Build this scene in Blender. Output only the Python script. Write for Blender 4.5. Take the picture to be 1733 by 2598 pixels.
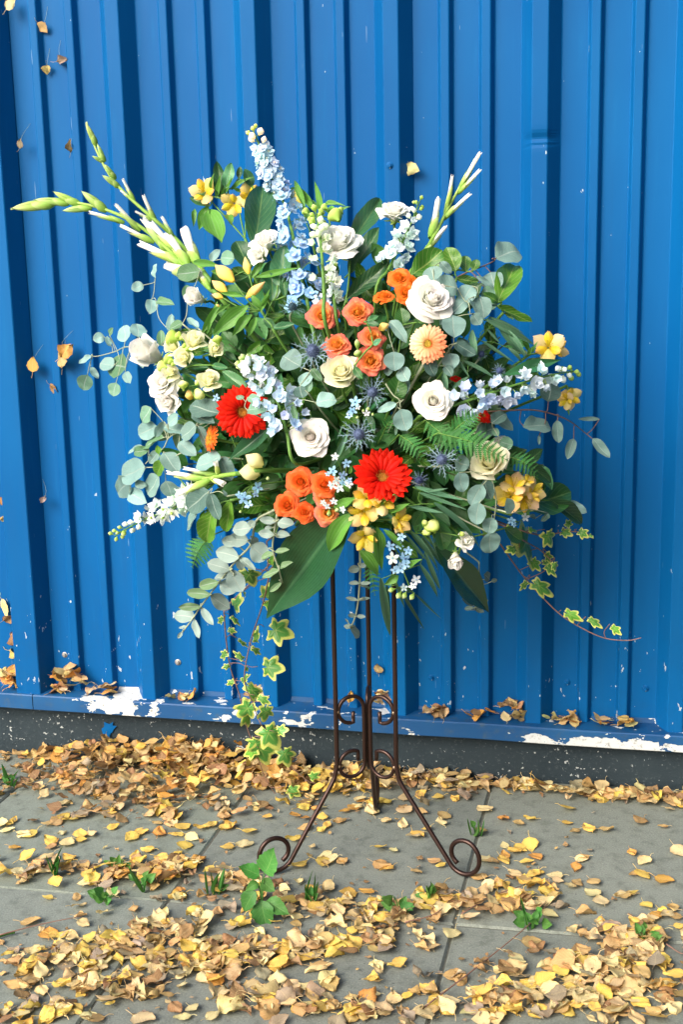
import bpy, math, random
import numpy as np
from mathutils import Vector, Matrix

rnd = random.Random(7)
for o in list(bpy.data.objects):
    bpy.data.objects.remove(o)
sc = bpy.context.scene
col = sc.collection

# ------------------------------------------------------------------ camera
YAW, PITCH, ROLL = math.radians(13.34), math.radians(11.495), math.radians(-1.248)
CAM = Vector((1.1608, -2.8865, 1.2649))
FPX = 3100.0                                   # focal length for a 1733 x 2598 frame
FWD = Vector((-math.sin(YAW) * math.cos(PITCH), math.cos(YAW) * math.cos(PITCH), -math.sin(PITCH)))
_r = Vector((math.cos(YAW), math.sin(YAW), 0)); _u = _r.cross(FWD)
RGT = math.cos(ROLL) * _r + math.sin(ROLL) * _u
UPV = -math.sin(ROLL) * _r + math.cos(ROLL) * _u
cd = bpy.data.cameras.new('camera'); cam = bpy.data.objects.new('camera', cd); col.objects.link(cam)
cam.matrix_world = Matrix(((RGT.x, UPV.x, -FWD.x, CAM.x), (RGT.y, UPV.y, -FWD.y, CAM.y), (RGT.z, UPV.z, -FWD.z, CAM.z), (0, 0, 0, 1)))
cd.sensor_fit = 'VERTICAL'; cd.sensor_height = 24.0; cd.lens = 24.0 * FPX / 2598.0
cd.clip_start = 0.05; cd.clip_end = 2000
sc.camera = cam

# ------------------------------------------------------------------ light
SUN_AZ, SUN_EL = math.radians(32), math.radians(35)      # from the front, a little from the left
w = bpy.data.worlds.new('World'); sc.world = w; w.use_nodes = True
nt = w.node_tree; nt.nodes.clear()
wo = nt.nodes.new('ShaderNodeOutputWorld'); bg = nt.nodes.new('ShaderNodeBackground'); sky = nt.nodes.new('ShaderNodeTexSky')
sky.sky_type = 'NISHITA'; sky.sun_disc = False; sky.sun_elevation = SUN_EL; sky.sun_rotation = math.pi + SUN_AZ
sky.air_density = 0.65; sky.dust_density = 6.0; sky.ozone_density = 0.6
bg.inputs['Strength'].default_value = 0.15
nt.links.new(sky.outputs[0], bg.inputs[0]); nt.links.new(bg.outputs[0], wo.inputs[0])
sl = bpy.data.lights.new('sun', 'SUN'); sl.energy = 1.4; sl.angle = math.radians(38); sl.color = (1.0, 0.96, 0.90)
so = bpy.data.objects.new('sun', sl); col.objects.link(so)
sd = Vector((math.sin(SUN_AZ) * math.cos(SUN_EL), math.cos(SUN_AZ) * math.cos(SUN_EL), -math.sin(SUN_EL)))
so.rotation_euler = sd.to_track_quat('-Z', 'Y').to_euler(); so.location = (-2, -4, 5)
vs = sc.view_settings
vs.view_transform = 'Standard'; vs.look = 'None'; vs.gamma = 1; vs.exposure = 0.98; vs.use_curve_mapping = False

# ------------------------------------------------------------------ placing helpers
def ray(px, py):
    return FWD + RGT * ((px - 866.5) / FPX) - UPV * ((py - 1299.0) / FPX)
def at(px, py, Y):
    d = ray(px, py); return CAM + d * ((Y - CAM.y) / d.y)
GS = 0.022; GX = 1.3                                  # the pavement rises a little to the east
def gz(x): return GS * (x - GX)
def ground(px, py):
    d = ray(px, py)
    return CAM + d * ((-GS * GX - (CAM.z - GS * CAM.x)) / (d.z - GS * d.x))
CR = {1: (0, 250, 700 / 1568), 2: (500, 300, 500 / 1568), 3: (900, 350, 550 / 1568), 4: (150, 800, 600 / 1568),
      5: (650, 750, 500 / 1568), 6: (1000, 800, 650 / 1568), 7: (400, 1250, 700 / 1568), 8: (550, 1350, 600 / 1567),
      9: (0, 1550, 900 / 1568), 10: (900, 1600, 833 / 1568), 11: (0, 2050, 870 / 1568), 12: (863, 2050, 870 / 1568), 0: (0, 0, 1733 / 1568)}
def c(k, x, y):
    ox, oy, s = CR[k]; return ox + x * s, oy + y * s
def dome(px, py):
    d2 = ((px - 870) / 600) ** 2 + ((py - 1060) / 560) ** 2
    return -0.43 - 0.25 * math.sqrt(max(0.0, 1 - d2))
def pt(k, x, y, off=0.0):
    px, py = c(k, x, y)
    if k == 8: off += max(0.0, py - 1480) / 540 * .20          # the ivy trails swing back towards the wall
    return at(px, py, dome(px, py) + off)
def mpp(p): return (p - CAM).dot(FWD) / FPX           # metres per photo pixel at a point
HEART = Vector((0.632, -0.44, 0.84))                  # the foam, where the stems meet

# ------------------------------------------------------------------ mesh helpers
class MB:
    def __init__(s): s.v = []; s.f = []; s.uv = []; s.mi = []; s.n = 0
    def add(s, v, f, uv=None, mi=0):
        v = np.asarray(v, float).reshape(-1, 3)
        s.v.append(v); s.f += [tuple(i + s.n for i in q) for q in f]; s.mi += [mi] * len(f)
        s.uv.append(np.zeros((len(v), 2)) if uv is None else np.asarray(uv, float)); s.n += len(v)
        return s
    def mesh(s, name, mats, smooth=True):
        me = bpy.data.meshes.new(name)
        V = np.concatenate(s.v); UV = np.concatenate(s.uv)
        me.from_pydata(V.tolist(), [], s.f)
        uvl = me.uv_layers.new(name='UVMap')
        li = np.zeros(len(me.loops), np.int32); me.loops.foreach_get('vertex_index', li)
        uvl.data.foreach_set('uv', UV[li].astype(np.float32).ravel())
        for m in (mats if isinstance(mats, (list, tuple)) else [mats]): me.materials.append(m)
        me.polygons.foreach_set('material_index', np.array(s.mi, np.int32))
        me.polygons.foreach_set('use_smooth', np.full(len(s.f), smooth))
        me.update(); return me
_GF = {}
def gfaces(nu, nv):
    if (nu, nv) not in _GF:
        _GF[nu, nv] = [(j * (nu + 1) + i, j * (nu + 1) + i + 1, (j + 1) * (nu + 1) + i + 1, (j + 1) * (nu + 1) + i) for j in range(nv) for i in range(nu)]
    return _GF[nu, nv]
def grid(nu, nv, fn, v0=0.0, v1=1.0):
    """fn(u in -1..1, v) -> x, y, z arrays; uv = (u*.5+.5, v)"""
    v, u = np.meshgrid(np.linspace(v0, v1, nv + 1), np.linspace(-1, 1, nu + 1), indexing='ij')
    u = u.ravel(); v = v.ravel(); x, y, z = fn(u, v)
    return np.stack([x + 0 * u, y + 0 * u, z + 0 * u], 1), gfaces(nu, nv), np.stack([u * .5 + .5, v], 1)
def tube(pts, r, sides=6, cap=True):
    P = np.array([list(p) for p in pts], float); n = len(P)
    R = np.full(n, r, float) if np.isscalar(r) else np.asarray(r, float)
    T = np.gradient(P, axis=0); T /= np.linalg.norm(T, axis=1)[:, None] + 1e-12
    a = np.array([0, 0, 1.0]) if abs(T[0, 2]) < .9 else np.array([1.0, 0, 0])
    N = np.cross(T[0], a); N /= np.linalg.norm(N); V = []
    for i in range(n):
        N = N - T[i] * N.dot(T[i]); N /= np.linalg.norm(N) + 1e-12; B = np.cross(T[i], N)
        for k in range(sides):
            t = 2 * math.pi * k / sides; V.append(P[i] + R[i] * (math.cos(t) * N + math.sin(t) * B))
    F = [(i * sides + k, i * sides + (k + 1) % sides, (i + 1) * sides + (k + 1) % sides, (i + 1) * sides + k) for i in range(n - 1) for k in range(sides)]
    if cap: F += [tuple(range(sides))[::-1], tuple((n - 1) * sides + k for k in range(sides))]
    uv = [(k / sides, i / (n - 1)) for i in range(n) for k in range(sides)]
    return V, F, uv
def spline(pts, m=6):
    P = [Vector(p) for p in pts]
    if len(P) < 3:
        return [P[0].lerp(P[-1], i / m) for i in range(m + 1)]
    out = []
    Q = [P[0] * 2 - P[1]] + P + [P[-1] * 2 - P[-2]]
    for i in range(1, len(Q) - 2):
        for j in range(m):
            t = j / m; a, b, d, e = Q[i - 1], Q[i], Q[i + 1], Q[i + 2]
            out.append(0.5 * ((2 * b) + (d - a) * t + (2 * a - 5 * b + 4 * d - e) * t * t + (3 * b - a - 3 * d + e) * t ** 3))
    out.append(P[-1]); return out
def box(x0, x1, y0, y1, z0, z1):
    v = [(x, y, z) for z in (z0, z1) for y in (y0, y1) for x in (x0, x1)]
    return v, [(0, 2, 3, 1), (4, 5, 7, 6), (0, 1, 5, 4), (2, 6, 7, 3), (0, 4, 6, 2), (1, 3, 7, 5)]
def ob(name, me, parent=None, M=None, color=None):
    o = bpy.data.objects.new(name, me); col.objects.link(o)
    if parent is not None: o.parent = parent
    if M is not None: o.matrix_basis = M
    if color is not None: o.color = (color[0], color[1], color[2], 1)
    return o
def thing(name, label, cat, loc=(0, 0, 0), group=None, kind=None):
    o = bpy.data.objects.new(name, None); col.objects.link(o); o.location = loc; o.empty_display_size = .02
    return tag(o, label, cat, group, kind)
def tag(o, label=None, cat=None, group=None, kind=None):
    if label: o['label'] = label
    if cat: o['category'] = cat
    if group: o['group'] = group
    if kind: o['kind'] = kind
    return o
def frame(origin, yaxis, zhint, sx=1, sy=1, sz=1):
    Y = Vector(yaxis).normalized(); Z = Vector(zhint); Z = Z - Y * Z.dot(Y)
    if Z.length < 1e-5: Z = Y.orthogonal()
    Z.normalize(); X = Y.cross(Z)
    M = Matrix.Identity(4)
    for i in range(3): M[i][0] = X[i] * sx; M[i][1] = Y[i] * sy; M[i][2] = Z[i] * sz; M[i][3] = origin[i]
    return M
def zframe(origin, axis, s=1.0, spin=0.0):
    q = Vector(axis).normalized().to_track_quat('Z', 'Y')
    return Matrix.Translation(origin) @ q.to_matrix().to_4x4() @ Matrix.Rotation(spin, 4, 'Z') @ Matrix.Scale(s, 4)
def jit(a): return (1 + rnd.uniform(-a, a))
def rv(a): return Vector((rnd.uniform(-a, a), rnd.uniform(-a, a), rnd.uniform(-a, a)))

# ------------------------------------------------------------------ materials
class NT:
    def __init__(s, name):
        s.m = bpy.data.materials.new(name); s.m.use_nodes = True; s.t = s.m.node_tree; s.t.nodes.clear()
        s.out = s.n('ShaderNodeOutputMaterial')
    def n(s, ty, **kw):
        nd = s.t.nodes.new(ty)
        for k, v in kw.items(): setattr(nd, k, v)
        return nd
    def l(s, a, b): s.t.links.new(a, b)
    def put(s, sock, v):
        if hasattr(v, 'links') or hasattr(v, 'is_linked'): s.l(v, sock)
        elif isinstance(v, (tuple, list)) and len(v) == 3 and len(sock.default_value) == 4: sock.default_value = (*v, 1)
        else: sock.default_value = v
    def math(s, op, a, b=0.0, cl=False, c3=None):
        nd = s.n('ShaderNodeMath', operation=op, use_clamp=cl); s.put(nd.inputs[0], a); s.put(nd.inputs[1], b)
        if c3 is not None: s.put(nd.inputs[2], c3)
        return nd.outputs[0]
    def mix(s, f, a, b, blend='MIX'):
        nd = s.n('ShaderNodeMix', data_type='RGBA', blend_type=blend); s.put(nd.inputs['Factor'], f)
        s.put(nd.inputs[6], a); s.put(nd.inputs[7], b); return nd.outputs[2]
    def noise(s, vec, scale, detail=4, rough=.55, dist=0):
        nd = s.n('ShaderNodeTexNoise'); nd.inputs['Scale'].default_value = scale; nd.inputs['Detail'].default_value = detail
        nd.inputs['Roughness'].default_value = rough; nd.inputs['Distortion'].default_value = dist
        if vec is not None: s.l(vec, nd.inputs['Vector'])
        return nd.outputs['Fac']
    def ramp(s, f, stops, interp='LINEAR'):
        nd = s.n('ShaderNodeValToRGB'); cr = nd.color_ramp; cr.interpolation = interp
        while len(cr.elements) < len(stops): cr.elements.new(0.5)
        for e, (p, cc) in zip(cr.elements, stops):
            e.position = p; e.color = (*cc, 1) if isinstance(cc, (tuple, list)) else (cc, cc, cc, 1)
        s.put(nd.inputs[0], f); return nd.outputs[0]
    def smooth(s, x, a, b):
        nd = s.n('ShaderNodeMapRange', interpolation_type='SMOOTHSTEP'); s.put(nd.inputs[0], x)
        nd.inputs[1].default_value = a; nd.inputs[2].default_value = b; return nd.outputs[0]
    def obj(s): return s.n('ShaderNodeTexCoord').outputs['Object']
    def mapv(s, vec, scale):
        nd = s.n('ShaderNodeMapping'); nd.inputs['Scale'].default_value = scale; s.l(vec, nd.inputs['Vector']); return nd.outputs[0]
    def uv(s):
        sp = s.n('ShaderNodeSeparateXYZ'); s.l(s.n('ShaderNodeTexCoord').outputs['UV'], sp.inputs[0]); return sp.outputs[0], sp.outputs[1]
    def info(s): return s.n('ShaderNodeObjectInfo')
    def bump(s, h, strength=.3, dist=.002):
        nd = s.n('ShaderNodeBump'); nd.inputs['Strength'].default_value = strength; nd.inputs['Distance'].default_value = dist
        s.l(h, nd.inputs['Height']); return nd.outputs[0]
    def bsdf(s, colr, rough=.5, spec=.5, normal=None, metal=0.0, trans=0.0, tcol=None, coat=0.0):
        b = s.n('ShaderNodeBsdfPrincipled'); s.put(b.inputs['Base Color'], colr); s.put(b.inputs['Roughness'], rough)
        b.inputs['Specular IOR Level'].default_value = spec; b.inputs['Metallic'].default_value = metal; b.inputs['Coat Weight'].default_value = coat
        if normal is not None: s.l(normal, b.inputs['Normal'])
        o = b.outputs[0]
        if trans > 0:
            t = s.n('ShaderNodeBsdfTranslucent'); s.put(t.inputs[0], colr if tcol is None else tcol)
            if normal is not None: s.l(normal, t.inputs['Normal'])
            mx = s.n('ShaderNodeMixShader'); mx.inputs[0].default_value = trans; s.l(o, mx.inputs[1]); s.l(t.outputs[0], mx.inputs[2]); o = mx.outputs[0]
        s.l(o, s.out.inputs[0]); return s.m

def leaf_mat(name, colr, rib, rough=.45, spec=.4, vein='pinnate', trans=.25, vary=.25, freq=9, veinamt=.25, edge=None, spot=0.0, bk=.35):
    t = NT(name); u, v = t.uv(); inf = t.info(); co = t.obj()
    au = t.math('ABSOLUTE', t.math('SUBTRACT', u, .5))           # 0 at midrib, .5 at margin
    mid = t.math('SUBTRACT', 1.0, t.smooth(au, .0, .05), True)
    if vein == 'pinnate':
        ph = t.math('MULTIPLY', t.math('SUBTRACT', v, t.math('MULTIPLY', au, .55)), freq * 6.283)
        ve = t.smooth(t.math('SINE', ph), .72, 1.0)
    elif vein == 'parallel':
        ve = t.smooth(t.math('SINE', t.math('MULTIPLY', u, freq * 6.283)), .2, 1.0)
    else:
        ve = t.math('MULTIPLY', t.noise(co, 300, 3), .35)
    no = t.noise(co, 40, 5, .6)
    val = t.math('ADD', t.math('ADD', 1 - vary, t.math('MULTIPLY', inf.outputs['Random'], vary)), t.math('MULTIPLY', t.math('SUBTRACT', no, .5), .5))
    base = t.mix(1.0, colr, inf.outputs['Color'], 'MULTIPLY')
    cc = t.mix(t.math('MULTIPLY', ve, veinamt), base, rib)
    cc = t.mix(t.math('MULTIPLY', mid, .75), cc, rib)
    if edge:
        nz = t.noise(co, 90, 3)
        ef = t.smooth(t.math('ADD', v, t.math('MULTIPLY', t.math('SUBTRACT', nz, .5), .45)), .70, .80)
        cc = t.mix(ef, cc, edge)
    if spot:
        cc = t.mix(t.math('MULTIPLY', t.smooth(t.noise(co, 120, 4, .7), .58, .72), spot), cc, (.16, .10, .05))
    hv = t.n('ShaderNodeHueSaturation'); t.l(cc, hv.inputs['Color']); t.l(val, hv.inputs['Value'])
    h = t.math('ADD', t.math('ADD', t.math('MULTIPLY', ve, -.6), t.math('MULTIPLY', mid, -1.0)), no)
    return t.bsdf(hv.outputs[0], rough, spec, t.bump(h, bk, .0012), trans=trans)
def petal_mat(name, stops, rough=.55, trans=.4, streak=0.25, strkcol=None, spec=.25, freq=70):
    t = NT(name); u, v = t.uv(); inf = t.info(); co = t.obj()
    cc = t.mix(1.0, t.ramp(v, stops), inf.outputs['Color'], 'MULTIPLY')
    cb = t.n('ShaderNodeCombineXYZ'); t.l(t.math('MULTIPLY', u, freq), cb.inputs[0]); t.l(t.math('MULTIPLY', v, 2.5), cb.inputs[1]); t.l(inf.outputs['Random'], cb.inputs[2])
    st = t.noise(cb.outputs[0], .6, 3)
    if strkcol: cc = t.mix(t.math('MULTIPLY', t.smooth(st, .5, .75), streak), cc, strkcol)
    else: cc = t.mix(t.math('MULTIPLY', t.smooth(st, .35, .8), streak), cc, t.mix(1.0, cc, (.72, .70, .66), 'MULTIPLY'))
    return t.bsdf(cc, rough, spec, t.bump(st, .25, .0006), trans=trans)
def plain(name, colr, rough=.5, spec=.4, nscale=60, namt=.3, metal=0, trans=0, bump=.2):
    t = NT(name); co = t.obj(); inf = t.info(); no = t.noise(co, nscale, 5, .6)
    cc = t.mix(t.math('MULTIPLY', no, namt * 2, True), colr, tuple(x * .45 for x in colr))
    cc = t.mix(1.0, cc, inf.outputs['Color'], 'MULTIPLY')
    return t.bsdf(cc, rough, spec, t.bump(no, bump, .0015), metal, trans)

M = {}
M['euc'] = leaf_mat('eucalyptus_leaf', (.205, .355, .315), (.42, .55, .48), .55, .35, 'pinnate', .22, .30, 7, .10, spot=.25)
M['eucsilver'] = leaf_mat('silver_eucalyptus_leaf', (.265, .365, .325), (.44, .52, .46), .6, .3, 'none', .18, .25, 7, .06, spot=.2)
M['laurel'] = leaf_mat('laurel_leaf', (.026, .105, .036), (.17, .30, .10), .28, .5, 'pinnate', .15, .3, 8, .30)
M['bright'] = leaf_mat('young_laurel_leaf', (.13, .34, .03), (.40, .55, .15), .33, .5, 'pinnate', .3, .25, 7, .35)
M['salal'] = leaf_mat('filler_leaf', (.030, .110, .030), (.08, .20, .06), .42, .4, 'pinnate', .2, .5, 7, .25)
M['lance'] = leaf_mat('lily_leaf', (.13, .36, .05), (.20, .42, .12), .4, .4, 'parallel', .3, .3, 7, .45)
M['willow'] = leaf_mat('willow_eucalyptus_leaf', (.11, .27, .15), (.22, .36, .24), .5, .35, 'parallel', .25, .35, 2, .2)
M['aspid'] = leaf_mat('aspidistra_leaf', (.018, .082, .030), (.06, .17, .07), .24, .55, 'parallel', .12, .15, 22, .20, bk=.06)
M['ivy'] = leaf_mat('variegated_ivy_leaf', (.08, .30, .05), (.35, .48, .12), .4, .45, 'none', .2, .3, 5, .2, edge=(.66, .72, .17))
M['fern'] = leaf_mat('fern_leaf', (.065, .26, .06), (.10, .27, .07), .5, .3, 'pinnate', .25, .3, 5, .2)
M['weed'] = leaf_mat('weed_leaf', (.095, .28, .055), (.17, .38, .10), .5, .35, 'pinnate', .3, .3, 6, .3)
M['stem'] = plain('green_stem', (.12, .27, .05), .5, .3, 80, .3)
M['paleStem'] = plain('pale_stem', (.36, .42, .28), .6, .3, 80, .25)
M['redStem'] = plain('woody_red_stem', (.26, .15, .11), .6, .3, 90, .35)
M['darkStem'] = plain('dark_stem', (.06, .10, .04), .6, .3, 90, .35)
M['white'] = petal_mat('white_petal', [(0, (.62, .66, .36)), (.3, (.87, .88, .78)), (1, (.94, .94, .90))], .5, .32, .10)
M['cream'] = petal_mat('cream_petal', [(0, (.60, .64, .26)), (.35, (.92, .91, .62)), (1, (.95, .94, .74))], .5, .48, .12)
M['butter'] = petal_mat('butter_petal', [(0, (.76, .78, .34)), (.35, (.93, .92, .58)), (1, (.96, .95, .70))], .5, .5, .10)
M['ivory'] = petal_mat('ivory_petal', [(0, (.62, .56, .36)), (.4, (.88, .84, .72)), (1, (.94, .93, .88))], .5, .28, .12)
M['coral'] = petal_mat('coral_petal', [(0, (.90, .58, .06)), (.55, (.92, .50, .10)), (.85, (.91, .40, .17)), (1, (.86, .26, .18))], .5, .45, .2)
M['orange'] = petal_mat('orange_petal', [(0, (.92, .44, .03)), (.6, (.90, .28, .03)), (1, (.88, .17, .04))], .5, .45, .2)
M['red'] = petal_mat('red_petal', [(0, (.40, .006, .003)), (.5, (.72, .010, .004)), (1, (.80, .020, .006))], .55, .3, .75, spec=.12, freq=40)
M['peach'] = petal_mat('peach_petal', [(0, (.85, .30, .06)), (.45, (.86, .55, .26)), (1, (.86, .66, .40))], .5, .35, .2, freq=40)
M['yellow'] = petal_mat('yellow_petal', [(0, (.88, .68, .08)), (.45, (.90, .72, .22)), (1, (.90, .66, .32))], .5, .35, .15)
M['yellowIn'] = petal_mat('streaked_yellow_petal', [(0, (.80, .64, .03)), (.7, (.86, .66, .04)), (1, (.84, .52, .12))], .5, .3, .55, (.30, .10, .03))
M['delph'] = petal_mat('delphinium_petal', [(0, (.72, .78, .84)), (.3, (.46, .68, .88)), (1, (.36, .60, .86))], .55, .35, .2)
M['lark'] = petal_mat('larkspur_petal', [(0, (.66, .72, .56)), (.3, (.80, .88, .90)), (1, (.78, .88, .94))], .55, .4, .15)
M['tweed'] = petal_mat('tweedia_petal', [(0, (.10, .30, .50)), (.25, (.30, .55, .78)), (1, (.42, .64, .85))], .55, .3, .1)
M['budgreen'] = petal_mat('bud_green', [(0, (.20, .38, .06)), (.6, (.38, .56, .14)), (1, (.62, .72, .42))], .5, .3, .25)
M['glad'] = petal_mat('gladiolus_spathe', [(0, (.22, .44, .06)), (.6, (.40, .60, .14)), (1, (.60, .72, .30))], .45, .25, .35, freq=20)
M['disc'] = plain('gerbera_disc', (.62, .42, .05), .8, .2, 300, .5, bump=.8)
M['discred'] = plain('gerbera_disc_red', (.55, .22, .03), .8, .2, 300, .5, bump=.8)
M['thistle'] = plain('thistle_head', (.16, .22, .38), .7, .2, 300, .35, bump=.6)
M['bract'] = plain('thistle_bract', (.22, .34, .40), .55, .3, 60, .3)
M['pollen'] = plain('stamen', (.75, .55, .05), .7, .2, 200, .3)
M['iron'] = plain('bronze_iron', (.055, .030, .024), .34, .5, 120, .4, metal=.65)
M['weld'] = plain('weld_bead', (.35, .25, .17), .4, .5, 200, .4, metal=.7)
M['foam'] = plain('floral_foam', (.03, .07, .03), .9, .1, 300, .4)
M['bowl'] = plain('black_bowl', (.015, .017, .015), .5, .4, 60, .2)
M['steel'] = plain('screw_steel', (.45, .45, .43), .45, .5, 300, .4, metal=.6)

# ================================================================== SETTING
# ---- wall paint
t = NT('blue_wall_paint'); co = t.obj()
big = t.noise(t.mapv(co, (1.2, 1.2, .5)), 2.2, 4)
fine = t.noise(t.mapv(co, (1, 1, .08)), 60, 4)
peel = t.noise(co, 700, 2)
sp = t.n('ShaderNodeSeparateXYZ'); t.l(co, sp.inputs[0])
blue = t.mix(t.smooth(big, .35, .7), (.0010, .080, .252), (.0016, .100, .292))
blue = t.mix(t.math('MULTIPLY', t.smooth(fine, .55, .8), .15), blue, (.012, .19, .43))
low = t.smooth(sp.outputs[2], .75, .10)                       # splash zone near the ground
dirt = t.math('MULTIPLY', t.smooth(t.noise(co, 9, 6, .7), .46, .74), low)
blue = t.mix(t.math('MULTIPLY', dirt, .28), blue, (.012, .065, .16))
thr = t.math('SUBTRACT', .735, t.math('MULTIPLY', low, .085))
flk = t.math('GREATER_THAN', t.noise(t.mapv(co, (1, 1, .45)), 75, 3, .6), thr)
flk = t.math('MULTIPLY', flk, t.math('GREATER_THAN', t.noise(co, 6, 2), .5))
blue = t.mix(t.math('MULTIPLY', flk, .85), blue, (.42, .50, .55))
scr = t.math('GREATER_THAN', t.noise(t.mapv(co, (1, 1, .05)), 130, 2), .755)
blue = t.mix(t.math('MULTIPLY', scr, .45), blue, (.30, .42, .55))
hh = t.math('ADD', t.math('MULTIPLY', peel, .25), t.noise(t.mapv(co, (1, 1, .3)), 14, 3))
stk = t.smooth(t.noise(t.mapv(co, (1, 1, .035)), 24, 5, .65), .52, .74)
blue = t.mix(t.math('MULTIPLY', stk, .22), blue, (.012, .070, .185))
M['wall'] = t.bsdf(blue, t.math('ADD', .34, t.math('MULTIPLY', fine, .25)), .11, t.bump(hh, .12, .004))

# ---- flashing paint: the same blue, flaked to white undercoat along two stretches
t = NT('flaking_sill_paint'); co = t.obj(); sp = t.n('ShaderNodeSeparateXYZ'); t.l(co, sp.inputs[0])
nz = t.noise(t.mapv(co, (.55, 1, 1)), 26, 4, .6); nb = t.noise(co, 6, 2)
X = sp.outputs[0]
zoneA = t.math('MULTIPLY', t.smooth(X, -.32, -.14), t.smooth(X, .08, -.06))
zoneB = t.math('MULTIPLY', t.smooth(X, .62, 1.05), t.smooth(sp.outputs[2], .150, .128))
zoneC = t.math('MULTIPLY', t.math('MULTIPLY', t.smooth(X, -.05, .05), t.smooth(X, .75, .55)), .45)
zoneD = t.math('MULTIPLY', t.smooth(X, .95, 1.25), .55)
zz = t.math('MAXIMUM', t.math('MAXIMUM', zoneA, zoneB), t.math('MAXIMUM', zoneC, zoneD))
m = t.math('GREATER_THAN', t.math('ADD', nz, t.math('MULTIPLY', zz, .235)), .675)
blue = t.mix(t.smooth(nb, .4, .7), (.003, .058, .175), (.005, .078, .215))
blue = t.mix(t.math('MULTIPLY', t.smooth(t.noise(co, 40, 5, .7), .5, .75), .6), blue, (.05, .085, .12))
wht = t.mix(t.smooth(t.noise(co, 90, 5, .7), .52, .68), (.52, .56, .57), (.22, .23, .21))
M['sill'] = t.bsdf(t.mix(m, blue, wht), .5, .4, t.bump(t.math('ADD', t.math('MULTIPLY', m, -1.0), t.math('MULTIPLY', nz, .4)), .5, .0015))

# ---- plinth
t = NT('bitumen_plinth'); co = t.obj()
n1 = t.noise(co, 7, 5); n2 = t.noise(co, 130, 4, .6)
cc = t.mix(n1, (.009, .018, .025), (.030, .047, .057))
spk = t.math('GREATER_THAN', t.math('ADD', t.noise(co, 95, 3, .55), t.math('MULTIPLY', t.noise(co, 8, 3), .28)), .815)
cc = t.mix(t.math('MULTIPLY', spk, .8), cc, (.42, .46, .46))
cc = t.mix(t.math('MULTIPLY', t.smooth(n2, .55, .8), .35), cc, (.16, .19, .20))
M['plinth'] = t.bsdf(cc, .8, .25, t.bump(t.math('ADD', n2, n1), .6, .004))

# ---- paving
t = NT('concrete_paving'); co = t.obj(); inf = t.info()
n1 = t.noise(co, 3.0, 5); n2 = t.noise(co, 260, 3, .7); n3 = t.noise(co, 28, 5, .65)
cc = t.mix(n1, (.142, .170, .146), (.212, .242, .210))
cc = t.mix(t.math('MULTIPLY', t.smooth(n2, .50, .68), .55), cc, (.29, .31, .27))
cc = t.mix(t.math('MULTIPLY', t.smooth(n2, .46, .30), .5), cc, (.075, .085, .075))
cc = t.mix(t.math('MULTIPLY', t.smooth(n3, .46, .72), .55), cc, (.080, .092, .076))
n4 = t.noise(co, 6.5, 6, .7)
cc = t.mix(t.math('MULTIPLY', t.smooth(n4, .52, .70), .38), cc, (.078, .090, .080))
cc = t.mix(t.math('MULTIPLY', t.math('GREATER_THAN', t.noise(co, 75, 2), .735), .7), cc, (.035, .037, .032))
cc = t.mix(t.math('MULTIPLY', t.math('GREATER_THAN', t.noise(co, 110, 2), .755), .6), cc, (.42, .43, .39))
cc = t.mix(1.0, cc, inf.outputs['Color'], 'MULTIPLY')
M['pave'] = t.bsdf(cc, .85, .25, t.bump(t.math('ADD', n2, t.math('MULTIPLY', n3, .8)), .45, .003))
t = NT('joint_soil'); co = t.obj()
cc = t.mix(t.noise(co, 60, 5, .7), (.055, .058, .048), (.150, .155, .130))
M['soil'] = t.bsdf(cc, .95, .1, t.bump(t.noise(co, 90, 5), .8, .006))
t = NT('yard_asphalt'); co = t.obj()
cc = t.mix(t.noise(co, 45, 5, .7), (.035, .036, .036), (.075, .075, .072))
M['asph'] = t.bsdf(cc, .9, .2, t.bump(t.noise(co, 120, 4), .6, .006))

# ---- ground sheet and slabs (everything tilts with the slight fall of the yard)
g = MB(); S = 400.0
g.add([(-S, -S, gz(-S) * .02 - .075), (S, -S, gz(S) * .02 - .075), (S, S, gz(S) * .02 - .075), (-S, S, gz(-S) * .02 - .075)], [(0, 1, 2, 3)])
o = ob('ground', g.mesh('ground', M['asph'], False)); tag(o, 'flat dark asphalt yard around the paved strip', 'ground', kind='structure')
pav = thing('pavement', 'grey concrete paving slabs at the foot of the blue wall', 'pavement', kind='structure')
bed = MB(); bx0, bx1 = -2.2, 3.4
bed.add([(bx0, -3.2, gz(bx0) - .0045), (bx1, -3.2, gz(bx1) - .0045), (bx1, -.001, gz(bx1) - .0045), (bx0, -.001, gz(bx0) - .0045)], [(0, 1, 2, 3)])
ob('joint_bed', bed.mesh('joint_bed', M['soil'], False), pav)
def slab_mesh(w_, d_, seed):
    r = random.Random(seed); b = MB(); e = .004; h = .05
    def ring(x, y, z): return [(-x, -y, z), (x, -y, z), (x, y, z), (-x, y, z)]
    hx, hy = w_ / 2, d_ / 2
    v = ring(hx, hy, -h) + ring(hx, hy, -e) + ring(hx - e, hy - e, 0)
    f = [(0, 1, 5, 4), (1, 2, 6, 5), (2, 3, 7, 6), (3, 0, 4, 7), (4, 5, 9, 8), (5, 6, 10, 9), (6, 7, 11, 10), (7, 4, 8, 11), (8, 9, 10, 11)]
    return b.add(v, f).mesh('paving_slab', M['pave'], False)
rows = [(-.712, -.012), (-1.312, -.712), (-1.912, -1.312), (-2.512, -1.912), (-3.112, -2.512)]
tilt = math.atan(GS)
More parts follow.
